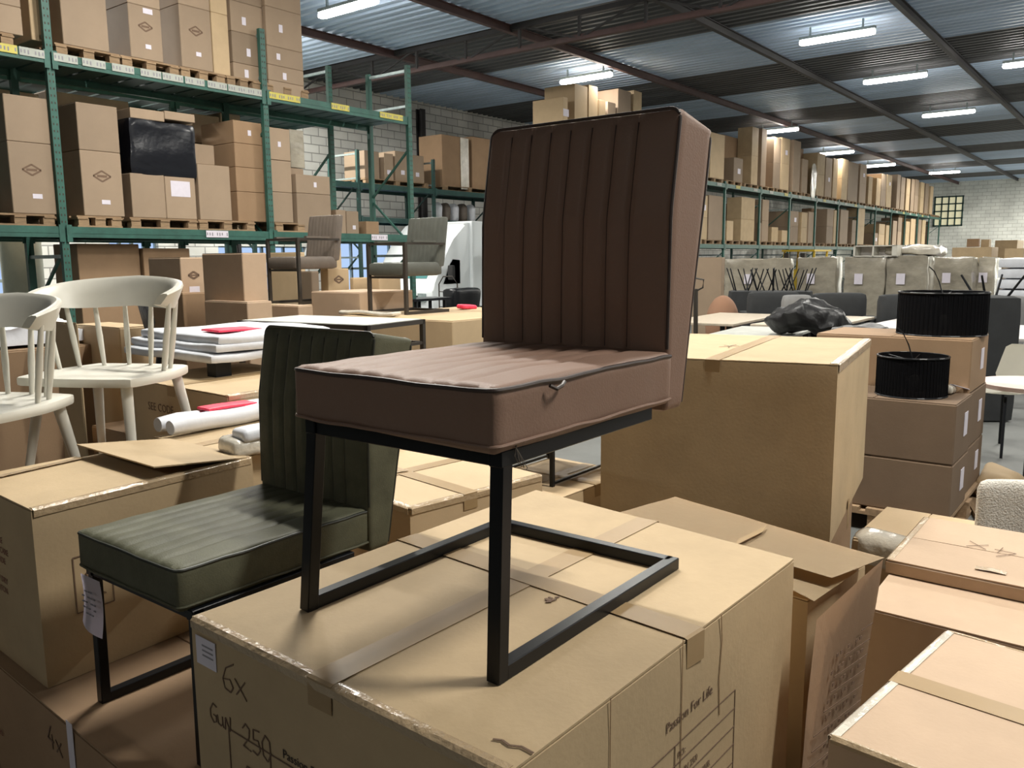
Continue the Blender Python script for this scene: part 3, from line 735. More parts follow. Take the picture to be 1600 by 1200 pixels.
# frame with pictograms and table on the left face
a0, b0 = fpx(fl, hero, 358, 1138)
strokes('printed_frame', fl, [[(a0, b0-.34), (a0, b0), (a0+.42, b0), (a0+.42, b0-.34), (a0, b0-.34)], [(a0+.12, b0), (a0+.12, b0-.34)], [(a0+.27, b0), (a0+.27, b0-.34)],
        [(a0+.03, b0-.10), (a0+.05, b0-.05), (a0+.08, b0-.05), (a0+.09, b0-.10), (a0+.03, b0-.10)], [(a0+.15, b0-.1), (a0+.18, b0-.04), (a0+.21, b0-.1)]], .0022, INKF, hero, .0012)
a1, b1 = fpx(fl, hero, 442, 1172); text('printed_words', 'Passion For Life', fl, a1, b1-.012, .022, INK, hero, .0012)
# table printed on the right face
a0, b0 = fpx(fr, hero, 1148, 1077); w = .36
ln = [[(a0-w, b0-.5), (a0-w, b0), (a0, b0), (a0, b0-.5)], [(a0-w+.13, b0), (a0-w+.13, b0-.5)]]
for k in range(1, 9): ln.append([(a0-w, b0-.036*k), (a0, b0-.036*k)])
strokes('printed_table', fr, ln, .0016, INKF, hero, .0012)
for k, (s, dx) in enumerate((('ITEM NO.', .02), ('MODEL', .02), ('QTY', .02), ('COLOUR', .02), ('N.W.', .02), ('G.W.', .02), ('MEAS.', .02))):
    text('printed_words', s, fr, a0-w+dx, b0-.029-.036*k, .018, INKF, hero, .0012)
for k, s in enumerate(('PO:', 'GUN 250', 'DINING CHAIR', '6 PCS', '', 'KGS', 'CM')):
    if s: text('printed_words', s, fr, a0-w+.14, b0-.029-.036*k, .018, INKF, hero, .0012)
a1, b1 = fpx(fr, hero, 1040, 1142); text('printed_words', 'Passion For Life', fr, a1, b1-.006, .026, INKF, hero, .0012)
# glossy clear tape down the left top edge and the vertical tape band
def edge_tape(t, P, i, j, w=.03, m=CLEAR, z=None):
    h = t['_h'] if z is None else z; a = Vector((*P[i], 0))-Vector((t.location.x, t.location.y, 0)); b = Vector((*P[j], 0))-Vector((t.location.x, t.location.y, 0))
    cc = Vector((0, 0, 0)); mid = (a+b)/2; inn = (cc-mid); d = (b-a).normalized(); inn = (inn-d*inn.dot(d)).normalized()
    bm = NB(); n = 16; rows = []
    for k in range(n+1):
        q = a.lerp(b, .01+.98*k/n); j_ = noise.noise(Vector((q.x*30, q.y*30, h)))*.0012
        rows.append([bm.verts.new(q-inn*.0022+Vector((0, 0, h-w))), bm.verts.new(q-inn*.0024+Vector((0, 0, h-.003))), bm.verts.new(q+inn*.004+Vector((0, 0, h+.0024+j_))), bm.verts.new(q+inn*w+Vector((0, 0, h+.0018+j_))),
                     bm.verts.new(q+inn*w+Vector((0, 0, h+.001+j_))), bm.verts.new(q+inn*.004+Vector((0, 0, h+.0012+j_))), bm.verts.new(q-inn*.0014+Vector((0, 0, h-.003))), bm.verts.new(q-inn*.0012+Vector((0, 0, h-w)))])
    for A, B in zip(rows, rows[1:]):
        for k in range(8): bm.faces.new((A[k], A[(k+1) % 8], B[(k+1) % 8], B[k]))
    bm.faces.new(rows[0][::-1]); bm.faces.new(rows[-1])
    return link('clear_tape', bm, m, t, smooth=True)
edge_tape(hero, PH, 3, 0, .016)
a0, b0 = fpx(fl, hero, 480, 1130); plate('tape', fl, a0+.015, hero['_h']-.32, .05, .5, TAPE, hero, .0018, .0006)
# crease of the crushed edge, vertical seam of the side panel
a0, b0 = fpx(fr, hero, 1126, 960); strokes('crease', fr, [[(a0, b0), (a0+.006, b0-.05), (a0-.002, b0-.12), (a0+.004, b0-.19)]], .0022, EDGE, hero, .0016)
a0, b0 = fpx(fr, hero, 1066, 1000); strokes('side_seam', fr, [[(a0, b0), (a0+.003, b0-.7)]], .0016, EDGE, hero, .0014)
a0, b0 = fpx(fr, hero, 953, 1090); strokes('side_seam', fr, [[(a0, b0), (a0, b0-.7)]], .0012, EDGE, hero, .0014)
# torn spot and small scuffs on the top
ft = Face((-hero.location.x, -hero.location.y, hero['_h']), (1, 0, 0), (0, 1, 0), (0, 0, 1))
q = onz(860, 938, 1.0); bm = NB()
for k in range(7): bar(bm, (q.x-hero.location.x+random.uniform(-.018, .018), q.y-hero.location.y+random.uniform(-.008, .008), hero['_h']+.003), (q.x-hero.location.x+random.uniform(-.012, .012), q.y-hero.location.y+random.uniform(-.012, .012), hero['_h']+.0036), .005, .001)
link('torn_spot', bm, INKF, hero)
pts = [onz(*p_, 1.0) for p_ in ((770, 1158), (785, 1160), (796, 1168), (815, 1170), (833, 1180))]
bm = NB()
for p0, p1 in zip(pts, pts[1:]):
    bar(bm, p0-Vector(hero.location)+Vector((0, 0, .003-.0)), p1-Vector(hero.location)+Vector((0, 0, .003)), .0035, .001)
link('corner_crack', bm, INKF, hero)

# ------------------------------------------------------------------ upholstered cantilever chairs
def padded_chair(label, loc, rz, LM, PM, top_shift=0, leanL=0, leanR=0, back_shift=0, hgt=0):
    t = thing('dining_chair', label, 'chair', loc, rz, None)
    w = .229; tb = .024; ht = .352
    for s, ln in ((1, leanL), (-1, leanR)):
        bm = NB(); y = s*(w-tb/2); y1 = y+ln
        bar(bm, (tb/2, y, 0), (tb/2+.004, y1, ht), tb, tb, up=(1, 0, 0)); bevel_all(bm, .0016, 1); link('leg', bm, BLACKM, t)
        bm = NB(); bx(bm, (tb-.002, y-tb/2, 0), (.583, y+tb/2, tb)); bevel_all(bm, .0016, 1); link('floor_runner', bm, BLACKM, t)
        bm = NB(); bar(bm, (.0, y1, ht-tb*.45), (.445, y1-ln*.2, ht-tb*.45), tb, tb); bevel_all(bm, .0016, 1); link('seat_rail', bm, BLACKM, t)
    bm = NB(); bx(bm, (.583-tb, -w+tb/2, 0), (.583, w-tb/2, tb)); bevel_all(bm, .0016, 1); link('rear_bar', bm, BLACKM, t)
    bm = NB(); bar(bm, (tb/2+.004, w-tb+leanL, ht-tb*.45), (tb/2+.004, -w+tb+leanR, ht-tb*.45), tb, tb); bevel_all(bm, .0016, 1); link('front_rail', bm, BLACKM, t)
    # seat
    sc = Vector((.245, top_shift, .4)); hs = (.265, .2175, .047)
    seams = [.155, .106, .057, .009, -.040, -.089, -.137]
    def fn(x, y, z):
        rm = lambda t_: math.copysign(abs(t_)**.75, t_)
        p = (rm(x)*hs[0], y*hs[1], rm(z)*hs[2]); q = rounded(p, hs, .012)
        if z > .5:
            k = (z-.5)*2; fx = 1-max(0, abs(q.x+.0)/hs[0])**8; fy = 1-(abs(q.y)/hs[1])**6
            q.z += k*(.005*fx*fy)
            for s in seams:
                d = abs(q.y-s); q.z -= k*.0042*math.exp(-(d/.0075)**2)*(.35+.65*fx)*(1 if q.x < .25 else 0)
            q.z += k*.0030*noise.noise(q*11)
            q.z -= k*.006*max(0, 1-((q.x+.27)/.05))*0
        if abs(x) > .9 or abs(y) > .9:
            q += Vector((noise.noise(q*9), noise.noise(q*9+Vector((5, 0, 0))), 0))*.0022
        q.z += .003*math.sin(q.y*9)*(1 if z < 0 else 0)
        return q+sc
    bm = NB(); sgrid(bm, 30, 92, 8, fn); link('seat', bm, LM, t, smooth=True)
    def rect_path(zz, off, x_end=.255):
        pts = []; hx, hy = hs[0]+off, hs[1]+off; r = .016
        n = 22
        for k in range(n+1): pts.append((x_end-(x_end+hx-r)*k/n, hy, 0))
        for k in range(1, 6): a = PI/2*k/6; pts.append((-hx+r-r*math.sin(a), hy-r+r*math.cos(a), 0))
        for k in range(n+1): pts.append((-hx, hy-r-(2*hy-2*r)*k/n, 0))
        for k in range(1, 6): a = PI/2*k/6; pts.append((-hx+r-r*math.cos(a), -hy+r-r*math.sin(a), 0))
        for k in range(n+1): pts.append((-hx+r+(x_end+hx-r)*k/n, -hy, 0))
        return [Vector((p[0], p[1], zz))+sc+Vector((0, 0, noise.noise(Vector((p[0], p[1], zz))*13)*.003)) for p in pts]
    bm = NB(); tube(bm, rect_path(.0405, -.0005), .0036, 7); link('seat_piping', bm, PM, t, smooth=True)
    bm = NB(); tube(bm, rect_path(-.0385, .001), .0030, 7); link('lower_piping', bm, LM, t, smooth=True)
    # backrest: tapering wedge, leaning back
    def xf(z): return .502 if z < .45 else .502+.006*(z-.45)/.25 if z < .7 else .508+.034*(z-.7)/.19
    def xr(z):
        K = [(.334, .567), (.547, .6095), (.752, .656), (.89, .680)]
        for (a, p), (b, q) in zip(K, K[1:]):
            if z <= b: return p+(q-p)*(z-a)/(b-a)
        return K[-1][1]
    hb = (.055, .224, .279); bc = .334+.279; bseams = [.163, .112, .063, .015, -.035, -.088, -.137]
    def fb(x, y, z):
        rm = lambda t_: math.copysign(abs(t_)**.75, t_)
        p = (rm(x)*hb[0], y*hb[1], rm(z)*hb[2]); q = rounded(p, hb, .011)
        zz = q.z+bc; s = q.x/hb[0]*.5+.5; xx = xf(zz)*(1-s)+xr(zz)*s
        if z > .8: zz -= .026*s*(z-.8)*5
        dx = 0
        if x < -.5:
            k = -x*2-1; edge = min(1, max(0, (.885-zz)/.035)); fz = edge
            dx -= k*.006*(1-(abs(q.y)/hb[1])**6)*fz
            for sm in bseams: dx += k*.0062*math.exp(-((abs(q.y-sm))/.0065)**2)*(.6+.4*fz)*(1 if zz < .885 else .5)
        dx += noise.noise(Vector((xx*6, q.y*6, zz*6)))*.002
        return Vector((xx+dx, q.y+back_shift, zz))
    bm = NB(); sgrid(bm, 9, 92, 30, fb); link('backrest', bm, LM, t, smooth=True)
    for sm in bseams:
        bm = NB(); pts = []
        for k in range(25):
            z = .452+(.872-.452)*k/24; fz = min(1, max(0, (.885-z)/.035))
            xx = xf(z)-.006*(1-(abs(sm)/hb[1])**6)*fz+.0062*fz
            pts.append((xx+noise.noise(Vector((xx*6, sm*6, z*6)))*.002-.0002, sm+back_shift, z))
        tube(bm, pts, .0010, 5); link('seam', bm, PM, t, smooth=True)
    for nm, side in (('back_piping', -1), ('rear_piping', 1)):
        pts = []; r = .022; hy = hb[1]-.003; zb = .452 if side < 0 else .345; zt = .8915 if side < 0 else .8655
        X = (lambda z: xf(min(z, .889))+.003) if side < 0 else (lambda z: xr(z)-.003)
        for k in range(17): z = zb+(zt-r-zb)*k/16; pts.append((X(z), hy, z))
        for k in range(1, 6): a = PI/2*k/6; z = zt-r+r*math.sin(a); pts.append((X(z), hy-r+r*math.cos(a), z))
        for k in range(17): pts.append((X(zt), hy-r-(2*hy-2*r)*k/16, zt))
        for k in range(1, 6): a = PI/2*k/6; z = zt-r+r*math.cos(a); pts.append((X(z), -hy+r-r*math.sin(a), z))
        for k in range(17): z = zt-r-(zt-r-zb)*k/16; pts.append((X(z), -hy, z))
        bm = NB(); tube(bm, [Vector((p[0], p[1]+back_shift, p[2])) for p in pts], .0034, 7); link(nm, bm, PM, t, smooth=True)
    return t
ch = padded_chair('brown leather channel-stitched cantilever chair standing on the big front carton', (.893, .9495, 1.0005), 0, LEATHER, LPIPE, top_shift=-.026, leanL=-.040, leanR=-.010, back_shift=-.012)
bm = NB()
for k in range(4):
    z = .352-.004*k; tube(bm, [(.03, -.243+.001*k, .358), (.022+.01*k, -.246, .345-.008*k), (.035+.006*k, -.243, .33-.004*k)], .0006, 5)
link('loose_threads', bm, TAUPE, ch)
bm = NB(); tube(bm, [(.10, -.252, .436), (.112, -.256, .430), (.128, -.255, .433), (.14, -.251, .437)], .003, 6); link('seam_pucker', bm, LPIPE, ch)
gc = padded_chair('olive green leather cantilever chair behind the front carton, with a white paper tag', (.893, 1.7635, .5505), 0, GREENL, GPIPE)
# paper tag hanging from the green chair's left leg
bm = NB(); n = 8
rows = []
for k in range(n+1):
    z = .335-.125*k/n; c = .006*math.sin(k/n*3)
    rows.append([bm.verts.new((-.008-.010*math.sin(j/6*PI)*k/n+c-.004, .232-.093*j/6+.012*(k/n), z-.020*(j/6)*(k/n))) for j in range(7)])
fs = []
for A, B in zip(rows, rows[1:]):
    for j in range(6): fs.append(bm.faces.new((A[j], A[j+1], B[j+1], B[j])))
bmesh.ops.solidify(bm, geom=fs, thickness=.0008)
tg = link('paper_tag', bm, PAPER, gc, smooth=True); tg['label'] = 'white paper tag'
bm = NB()
for k in range(5):
    for j in range(5):
        if (k*3+j) % 4: bx(bm, (-.0205, .215-.013*j-.009, .300-.014*k), (-.0185, .215-.013*j, .303-.014*k))
link('tag_print', bm, PGREY, tg)

# ------------------------------------------------------------------ cartons round the chairs
P5 = [(.765, 1.345), (1.60, 1.36), (1.62, 2.83), (.845, 2.80)]
c5 = carton_q('low wide carton under the green chair, with a white label at its corner', P5, 0, .55, CARD_D, 'v', tape=False, amp=.0012, seed=9)
f5 = local_face(c5, P5, 'u', 0); a0, b0 = fpx(f5, c5, 113, 1165)
plate('shipping_label', f5, a0, b0-.02, .034, .16, PAPER, c5, .0028, .001)
a0, b0 = fpx(f5, c5, 76, 1152); strokes('handwriting', f5, hand(f5, '4X', a0, b0-.02, .06, .8), .004, INKF, c5, .0020)
a0, b0 = fpx(f5, c5, 2, 1170)
for k in range(5): text('printed_words', ('CARTON NO', 'GROSS', 'NET KG', 'SIZE CM', 'QTY PCS')[k], f5, a0-.12, b0-.03*k+.05, .026, INKR, c5, .0020)
P4 = [(.845, 2.152), (1.51, 2.186), (1.51, 2.66), (.87, 2.64)]
c4 = carton_q('open brown carton at the left with one raised top flap', P4, .5505, 1.022, CARD, 'v', tape=False, amp=.0012, seed=5, lift=(0, .038))
f4 = local_face(c4, P4, 'v', 0); a0, b0 = fpx(f4, c4, 113, 872)
strokes('printed_frame', f4, [[(a0, b0), (a0, b0-.15), (a0+.10, b0-.15), (a0+.10, b0), (a0, b0)], [(a0+.03, b0-.05), (a0+.07, b0-.05), (a0+.05, b0-.09), (a0+.03, b0-.05)], [(a0+.02, b0-.12), (a0+.05, b0-.1), (a0+.08, b0-.12)]], .003, INKF, c4, .0020)
f4l = local_face(c4, P4, 'u', 0); a0, b0 = fpx(f4l, c4, 6, 850)
for k in range(6): text('printed_words', ('HANDLE', 'WITH CARE', 'THIS SIDE', 'UP', 'KEEP DRY', 'CARTON')[k], f4l, a0-.1, b0-.028*k, .024, INKR, c4, .0020)
for s_ in ((.02, .5), (.5, .97)):
    pass
bm = NB(); q0 = onz(0, 745, 1.026)-Vector(c4.location); q1 = onz(128, 716, 1.026)-Vector(c4.location); 
pp = [q0.lerp(q1, k/14)+Vector((0, 0, .001+.0015*abs(math.sin(k*1.9)))) for k in range(15)]
ribbon(bm, pp, (q1-q0).cross(Vector((0, 0, 1))), (0, 0, 1), .022); link('clear_tape', bm, CLEAR, c4)
edge_tape(c4, P4, 0, 1, .02)
a = carton_q('carton behind the open one, with two white wrapped bundles on its top', [(1.54, 2.30), (2.3, 2.32), (2.3, 2.84), (1.54, 2.83)], 0, 1.0, CARD, 'u', seed=12)
carton('tall carton at the left, supporting the white spindle chair cut by the photo edge', .55, 1.26, 2.75, 3.5, 0, .61, CARD_D)
carton('carton supporting the white spindle chair seen whole', 1.28, 1.86, 2.86, 3.5, 0, .73, CARD_D)
P6 = [(1.69, 1.69), (2.235, 1.60), (2.36, 2.34), (1.80, 2.40)]
c6 = carton_q('flat topped taped carton seen through the legs of the brown chair', P6, .0, .9, CARD_L, 'u', cross=[.42], seed=21)
edge_tape(c6, P6, 0, 1, .02); edge_tape(c6, P6, 3, 0, .02)
bm = NB(); q0 = onz(598, 740, .905)-Vector(c6.location); q1 = onz(636, 735, .905)-Vector(c6.location)
ribbon(bm, [q0.lerp(q1, k/6)+Vector((0, 0, .002*abs(math.sin(k*2)))) for k in range(7)], (q1-q0).cross(Vector((0, 0, 1))), (0, 0, 1), .03); link('clear_tape', bm, CLEAR, c6)
c7 = carton_q('small taped carton between the chair legs and the tall carton', [(2.62, 1.78), (3.12, 1.76), (3.15, 2.2), (2.66, 2.22)], 0, .70, CARD_L, 'u', cross=[.5], seed=23)

# tall carton right of the chair
P8 = [(2.955, .858), (3.985, 1.02), (3.80, 1.84), (2.765, 1.70)]
carton('carton hidden under the tall box right of the brown chair', 3.0, 3.75, 1.0, 1.65, 0, .598, CARD_D)
c8 = carton_q('tall brown carton with a pale taped top standing right of the brown chair', P8, .60, 1.25, CARD, 'u', tape=True, seed=31, amp=.003)
edge_tape(c8, P8, 0, 1, .03)
f8 = local_face(c8, P8, 'v', 0); plate('tape', f8, .48, .585, .05, .12, TAPE, c8, .003)
a0, b0 = fpx(f8, c8, 1336, 832); strokes('hand_hole_slit', f8, [[(a0, b0), (a0, b0-.06)]], .006, INK, c8, .003)
bm = NB(); q = onz(1140, 542, 1.25)-Vector(c8.location)
for k in range(5): a_ = k*1.25; bar(bm, (q.x, q.y, .6535), (q.x+.07*math.cos(a_), q.y+.035*math.sin(a_), .6538), .004, .0008)
link('faded_star_mark', bm, INKF, c8)

# burst carton right of the front carton
P9 = [(1.79, .56), (2.10, .52), (2.28, 1.14), (1.86, 1.20)]
c9 = carton_q('burst carton with gaping flaps wedged behind the right end of the front carton', P9, 0, .868, CARD, 'u', tape=False, seed=41, amp=.004)
def panel(name, t, pts, thick, m, sub=8, bend=None):
    """cardboard panel through four world corners"""
    a, b, c, d = [Vector(p)-Vector(t.location) for p in pts]; bm = NB(); R = []
    nn = (b-a).cross(d-a).normalized()
    for i in range(sub+1):
        R.append([])
        for j in range(sub+1):
            s, w_ = i/sub, j/sub; q = a.lerp(b, s).lerp(d.lerp(c, s), w_)
            if bend: q += nn*bend*math.sin(PI*s)*math.sin(PI*w_)
            q += nn*noise.noise(q*7)*.003
            R[-1].append(bm.verts.new(q))
    F = [bm.faces.new((R[i][j], R[i+1][j], R[i+1][j+1], R[i][j+1])) for i in range(sub) for j in range(sub)]
    bmesh.ops.solidify(bm, geom=F, thickness=thick)
    return link(name, bm, m, t, smooth=False)
W_ = lambda px, py, z: tuple(onz(px, py, z))
panel('side_panel', c9, [tuple(ony(1275, 968, .50)), tuple(onz(1379, 874, .905)), tuple(ony(1328, 1195, .53)), tuple(ony(1246, 1262, .50))], .006, CARD_P, 10, .012)
panel('top_flap', c9, [W_(1382, 872, .905), W_(1300, 903, .905), W_(968, 800, .905), W_(1055, 776, .905)], .005, CARD_L, 8)
panel('inner_flap', c9, [W_(1340, 893, .880), W_(1272, 940, .880), W_(1205, 905, .880), W_(1262, 872, .880)], .005, CARD, 5)
fq = Face((0, 0, 0), (1, 0, 0), (0, 0, 1), (0, -1, 0))
# printed rules on the bulging panel
A_, B_, C_, D_ = [Vector(p)-Vector(c9.location) for p in (ony(1275, 968, .50), onz(1379, 874, .905), ony(1328, 1195, .53), ony(1246, 1262, .50))]
bm = NB(); nn = (B_-A_).cross(D_-A_).normalized()
if nn.y > 0: nn = -nn
n0 = (B_-A_).cross(D_-A_).normalized()
def PP(s, w_):
    q = A_.lerp(B_, s).lerp(D_.lerp(C_, s), w_); q = q+n0*.012*math.sin(PI*s)*math.sin(PI*w_); q = q+n0*noise.noise(q*7)*.003
    return q+nn*.0068
for k in range(9):
    w_ = .28+.075*k; s0 = (.78, .55, .42, .40, .30, .12, .10, .08, .06)[k]; bar(bm, PP(s0, w_), PP(.95, w_), .0025, .001, up=nn)
link('printed_rules', bm, INKF, c9)
bm = NB()
for k in range(8):
    for q in range(9):
        if (q*7+k*3) % 5 in (0, 1): continue
        s = .35+.06*q; w_ = .33+.075*k
        if s > .9: continue
        bar(bm, PP(s, w_-.012), PP(s+.035, w_-.012), .008, .001, up=nn)
link('printed_text_lines', bm, INKF, c9)
bm = NB(); a = Vector(W_(1050, 828, .911))-Vector(c9.location); b = Vector(W_(1075, 815, .911))-Vector(c9.location)
q0 = Vector(W_(1150, 848, .912))-Vector(c9.location); q1 = Vector(W_(1195, 826, .912))-Vector(c9.location); ribbon(bm, [q0, q1], (1, .2, 0), (0, 0, 1), .06); link('tape', bm, TAPE, c9)

# shiny wrapped little carton below the tall one
t = carton('small carton in crinkled clear film beside the foot of the tall carton', 3.24, 3.75, .50, .86, 0, .55, CARD_L)
bm = NB(); softbox(bm, (-.2, .0, .50), (.14, .38, .12), .03, (6, 10, 6), .05, .02); link('crinkled_film', bm, FILMT, t, smooth=True)

# cartons at the lower right
b_ = carton_q('large carton at the right whose closed top runs under the flat 4X carton', [(2.30, -.35), (3.3, -.30), (3.3, .60), (2.34, .585)], 0, .655, CARD_P, 'v', tape=False, seed=51)
a_ = carton_q('flat carton marked 4X lying on the large carton at the right edge', [(2.62, -.35), (3.17, -.32), (3.17, .60), (2.64, .598)], .6565, .70, CARD_P, 'v', tape=False, seed=52, r=.004)
fT = Face((-a_.location.x, -a_.location.y, a_['_h']+.003), (0, 1, 0), (-1, 0, 0), (0, 0, 1))
q = onz(1552, 862, .70)-Vector(a_.location); strokes('handwriting', Face((q.x, q.y, a_['_h']+.002), (.1, 1, 0), (-1, .1, 0), (0, 0, 1)), hand(None, '4X', -.06, -.05, .10, .8), .0022, INKF, a_, .002)
bm = NB()
q0 = onz(1548, 893, .70)-Vector(a_.location); q1 = onz(1575, 870, .70)-Vector(a_.location)
for q, s in ((q0, .03), (q1, .035)):
    pass
ribbon(bm, [q0+Vector((0, -.04, .0035)), q0+Vector((0, .0, .006)), q0+Vector((0, .04, .0035))], (1, 0, 0), (0, 0, 1), .03); link('clear_tape', bm, CLEAR, a_)
edge_tape(a_, [(2.62, -.35), (3.17, -.32), (3.17, .60), (2.64, .598)], 2, 3, .02)
c12 = carton_q('pinkish taped carton in the bottom right corner of the photo', [(1.33, -.22), (1.90, -.26), (1.97, .312), (1.39, .392)], 0, .80, CARD_P, 'v', tape=True, seed=61)
P12 = [(1.33, -.22), (1.90, -.26), (1.97, .312), (1.39, .392)]
edge_tape(c12, P12, 2, 3, .018, FILMT); edge_tape(c12, P12, 3, 0, .010); edge_tape(c12, P12, 1, 2, .010)
carton('carton hidden in the gap between the burst carton and the corner carton', 1.72, 2.2, -.35, .25, 0, .0, CARD_D) if False else None

# ------------------------------------------------------------------ white spindle chairs
def spindle_chair(label, loc, rz):
    t = thing('spindle_chair', label, 'chair', loc, rz)
    def fs(x, y, z):
        q = rounded((x*.225, y*.25, z*.018), (.225, .25, .018), .012)
        yy = q.y*(1-.14*max(0, q.x)/.225) ; rr = 1-.10*(abs(q.x)/.225)**2*(abs(q.y)/.25)**2
        dip = -.012*max(0, 1-(q.x/.2)**2)*max(0, 1-(q.y/.22)**2) if z > .5 else 0
        return Vector((q.x*rr, yy*rr, q.z+.432+dip))
    bm = NB(); sgrid(bm, 16, 18, 3, fs); link('seat', bm, WHITEP, t, smooth=True)
    for sx, sy in ((-1, 1), (-1, -1), (1, 1), (1, -1)):
        bm = NB(); p = Vector((sx*.15, sy*.17, .42)); q = Vector((sx*.215, sy*.225, 0)); cyl(bm, q, p, .0125, .020, 16); link('leg', bm, WHITEP, t, smooth=True)
    # crest rail: a broad band bending round into short arm ends
    bm = NB(); n = 28; A = math.radians(100)
    R = []
    for k in range(n+1):
        a = -A+2*A*k/n; e = abs(a)/A; hh = .056*(1-e**3*.66); r = .262
        cz = .735-.022*e; th = .012+.006*e
        c = Vector((r*math.cos(a)*.80-.01, r*math.sin(a), cz)); nr = Vector((math.cos(a), math.sin(a), 0))
        lean = .018
        R.append([bm.verts.new(c+nr*(s*th+lean*v)+Vector((0, 0, v*hh))) for s, v in ((-1, -1), (-1.1, 0), (-1, .85), (-.3, 1.05), (.6, 1), (1, .8), (1, 0), (.9, -1))])
    for P, Q in zip(R, R[1:]):
        for j in range(8): bm.faces.new((P[j], P[(j+1) % 8], Q[(j+1) % 8], Q[j]))
    bm.faces.new(R[0][::-1]); bm.faces.new(R[-1]); link('crest_rail', bm, WHITEP, t, smooth=True)
    for k in range(8):
        a = math.radians(-88+176*k/7); top = Vector((.262*math.cos(a)*.80-.01, .262*math.sin(a), .70)); bot = Vector((.195*math.cos(a)*.95+.0, .215*math.sin(a), .445))
        bm = NB(); m_ = bot.lerp(top, .45); tube(bm, [bot, m_, top], [.008, .0115, .008], 10); link('spindle', bm, WHITEP, t, smooth=True)
    return t
p = ondepth(172, 578, 3.1); spindle_chair('white spindle-back chair seen whole at the left, beside the white wrapped bundle', (p.x, p.y, p.z-.45), math.radians(27))
bz = p.z-.45
p = ondepth(-35, 628, 2.70); spindle_chair('white spindle-back chair cut by the left edge of the photo', (p.x, p.y, p.z-.45), math.radians(27)); az = p.z-.45
for o in C.objects:
    if o.get('label', '').startswith('tall carton at the left, supporting'): o.scale.z = az/.61
    if o.get('label', '').startswith('carton supporting the white spindle'): o.scale.z = bz/.73
# black shell chair behind
def shell_chair(label, loc, rz, m, w=.46, hb=.82, base=BLACKM, hs=.45):
    t = thing('shell_chair', label, 'chair', loc, rz)
    bm = NB(); R = []; n = 16
    prof = [(-.22, hs+.01), (-.19, hs), (-.05, hs-.015), (.08, hs-.01), (.16, hs+.03), (.20, hs+.12), (.225, hs+.25), (.24, hb-.03), (.245, hb)]
    for i, (x, z) in enumerate(prof):
        ww = w/2*(1 if i < 5 else (1-.10*(i-5)) ) * (.82 if i in (0, len(prof)-1) else 1)
        R.append([bm.verts.new((x-(.06*(2*k/10-1)**2 if i > 4 else 0), ww*(2*k/10-1), z+(.035*(2*k/10-1)**2 if i < 5 else 0))) for k in range(11)])
    F = [bm.faces.new((R[i][k], R[i+1][k], R[i+1][k+1], R[i][k+1])) for i in range(len(prof)-1) for k in range(10)]
    bmesh.ops.solidify(bm, geom=F, thickness=.014); link('shell', bm, m, t, smooth=True)
    for sx, sy in ((-1, 1), (-1, -1), (1, 1), (1, -1)):
        bm = NB(); cyl(bm, (sx*.22, sy*.21, 0), (sx*.12, sy*.12, hs-.02), .011, .014, 10); link('leg', bm, base, t, smooth=True)
    return t
p = ondepth(285, 540, 4.9); shell_chair('black curved-back chair peeking out behind the white spindle chair', (p.x, p.y, p.z-.45), math.radians(150), BAG, w=.62, hb=.80)
carton('carton under the black curved-back chair', p.x-.4, p.x+.4, p.y-.35, p.y+.35, 0, p.z-.451, CARD_D)

# long white wrapped bundles
c10P = onz(355, 619, 1.0)
c10 = carton_q('brown carton with printed words under the long white wrapped bundle', [(1.88, 2.87), (2.55, 2.88), (2.57, 3.76), (1.92, 3.75)], 0, 1.1, CARD, 'u', seed=71, tape=True)
f10 = local_face(c10, [(1.88, 2.87), (2.55, 2.88), (2.57, 3.76), (1.92, 3.75)], 'u', 0); a0, b0 = fpx(f10, c10, 232, 632); text('printed_words', 'SEE CODE', f10, a0, b0-.02, .05, INKF, c10, .0025)
edge_tape(c10, [(1.88, 2.87), (2.55, 2.88), (2.57, 3.76), (1.92, 3.75)], 0, 1, .02)
P = onz(328, 570, 1.17); X = ony(524, 530, P.y).x; Y = onx(192, 552, P.x).y
t = thing('wrapped_bundle', 'long white foam-wrapped bundle with a red sticker behind the green chair', 'wrapped furniture', (P.x, P.y, 1.102))
L = min(X-P.x, 2.4); Wd = min(Y-P.y, 1.0)
for k in range(3):
    bm = NB(); softbox(bm, (L/2+.01*k, Wd/2-.012*k, .088+.04*k), (L-.04*k, Wd-.03*k, .045), .018, (26, 12, 4), 0, .012, seed=k)
    link('wrapped_panel', bm, WWRAP, t, smooth=True)
bm = NB(); softbox(bm, (L*.38, Wd*.3, .196), (.24, .16, .012), .005, (8, 8, 2), 0, .006); s_ = link('sticker', bm, RED, t); s_['label'] = 'red sticker'
bm = NB(); bx(bm, (.06, .05, 0), (.14, .12, .066)); link('spacer', bm, BLACKM, t)
# two rolls with a red sticker
q0 = onz(266, 672, 1.03); q1 = onz(392, 648, 1.03)
for k, (dy, dz, lb) in enumerate(((0, 0, 'lower white wrapped roll lying on the carton left of the green chair'), (0.075, .012, 'upper white wrapped roll with a red sticker left of the green chair'))):
    d = (q1-q0).normalized(); sd = Vector((-d.y, d.x, 0)); o0 = q0+sd*dy; L_ = .95
    bm = NB(); pts = [(L_*s/12, 0, .033+.004*math.sin(s*1.3+k)) for s in range(13)]; tube(bm, pts, [.026]+[.033]*11+[.026], 14)
    t = thing('wrapped_roll', lb, 'wrapped furniture', (o0.x, o0.y, 1.0045), math.atan2(d.y, d.x), 'white wrapped rolls'); link('roll', bm, WWRAP, t, smooth=True)
    if k:
        bm = NB(); softbox(bm, (.28, -.03, .068), (.22, .085, .012), .005, (8, 6, 2), 0, .008); s_ = link('sticker', bm, RED, t); s_['label'] = 'red sticker'
q = onz(368, 705, 1.03)
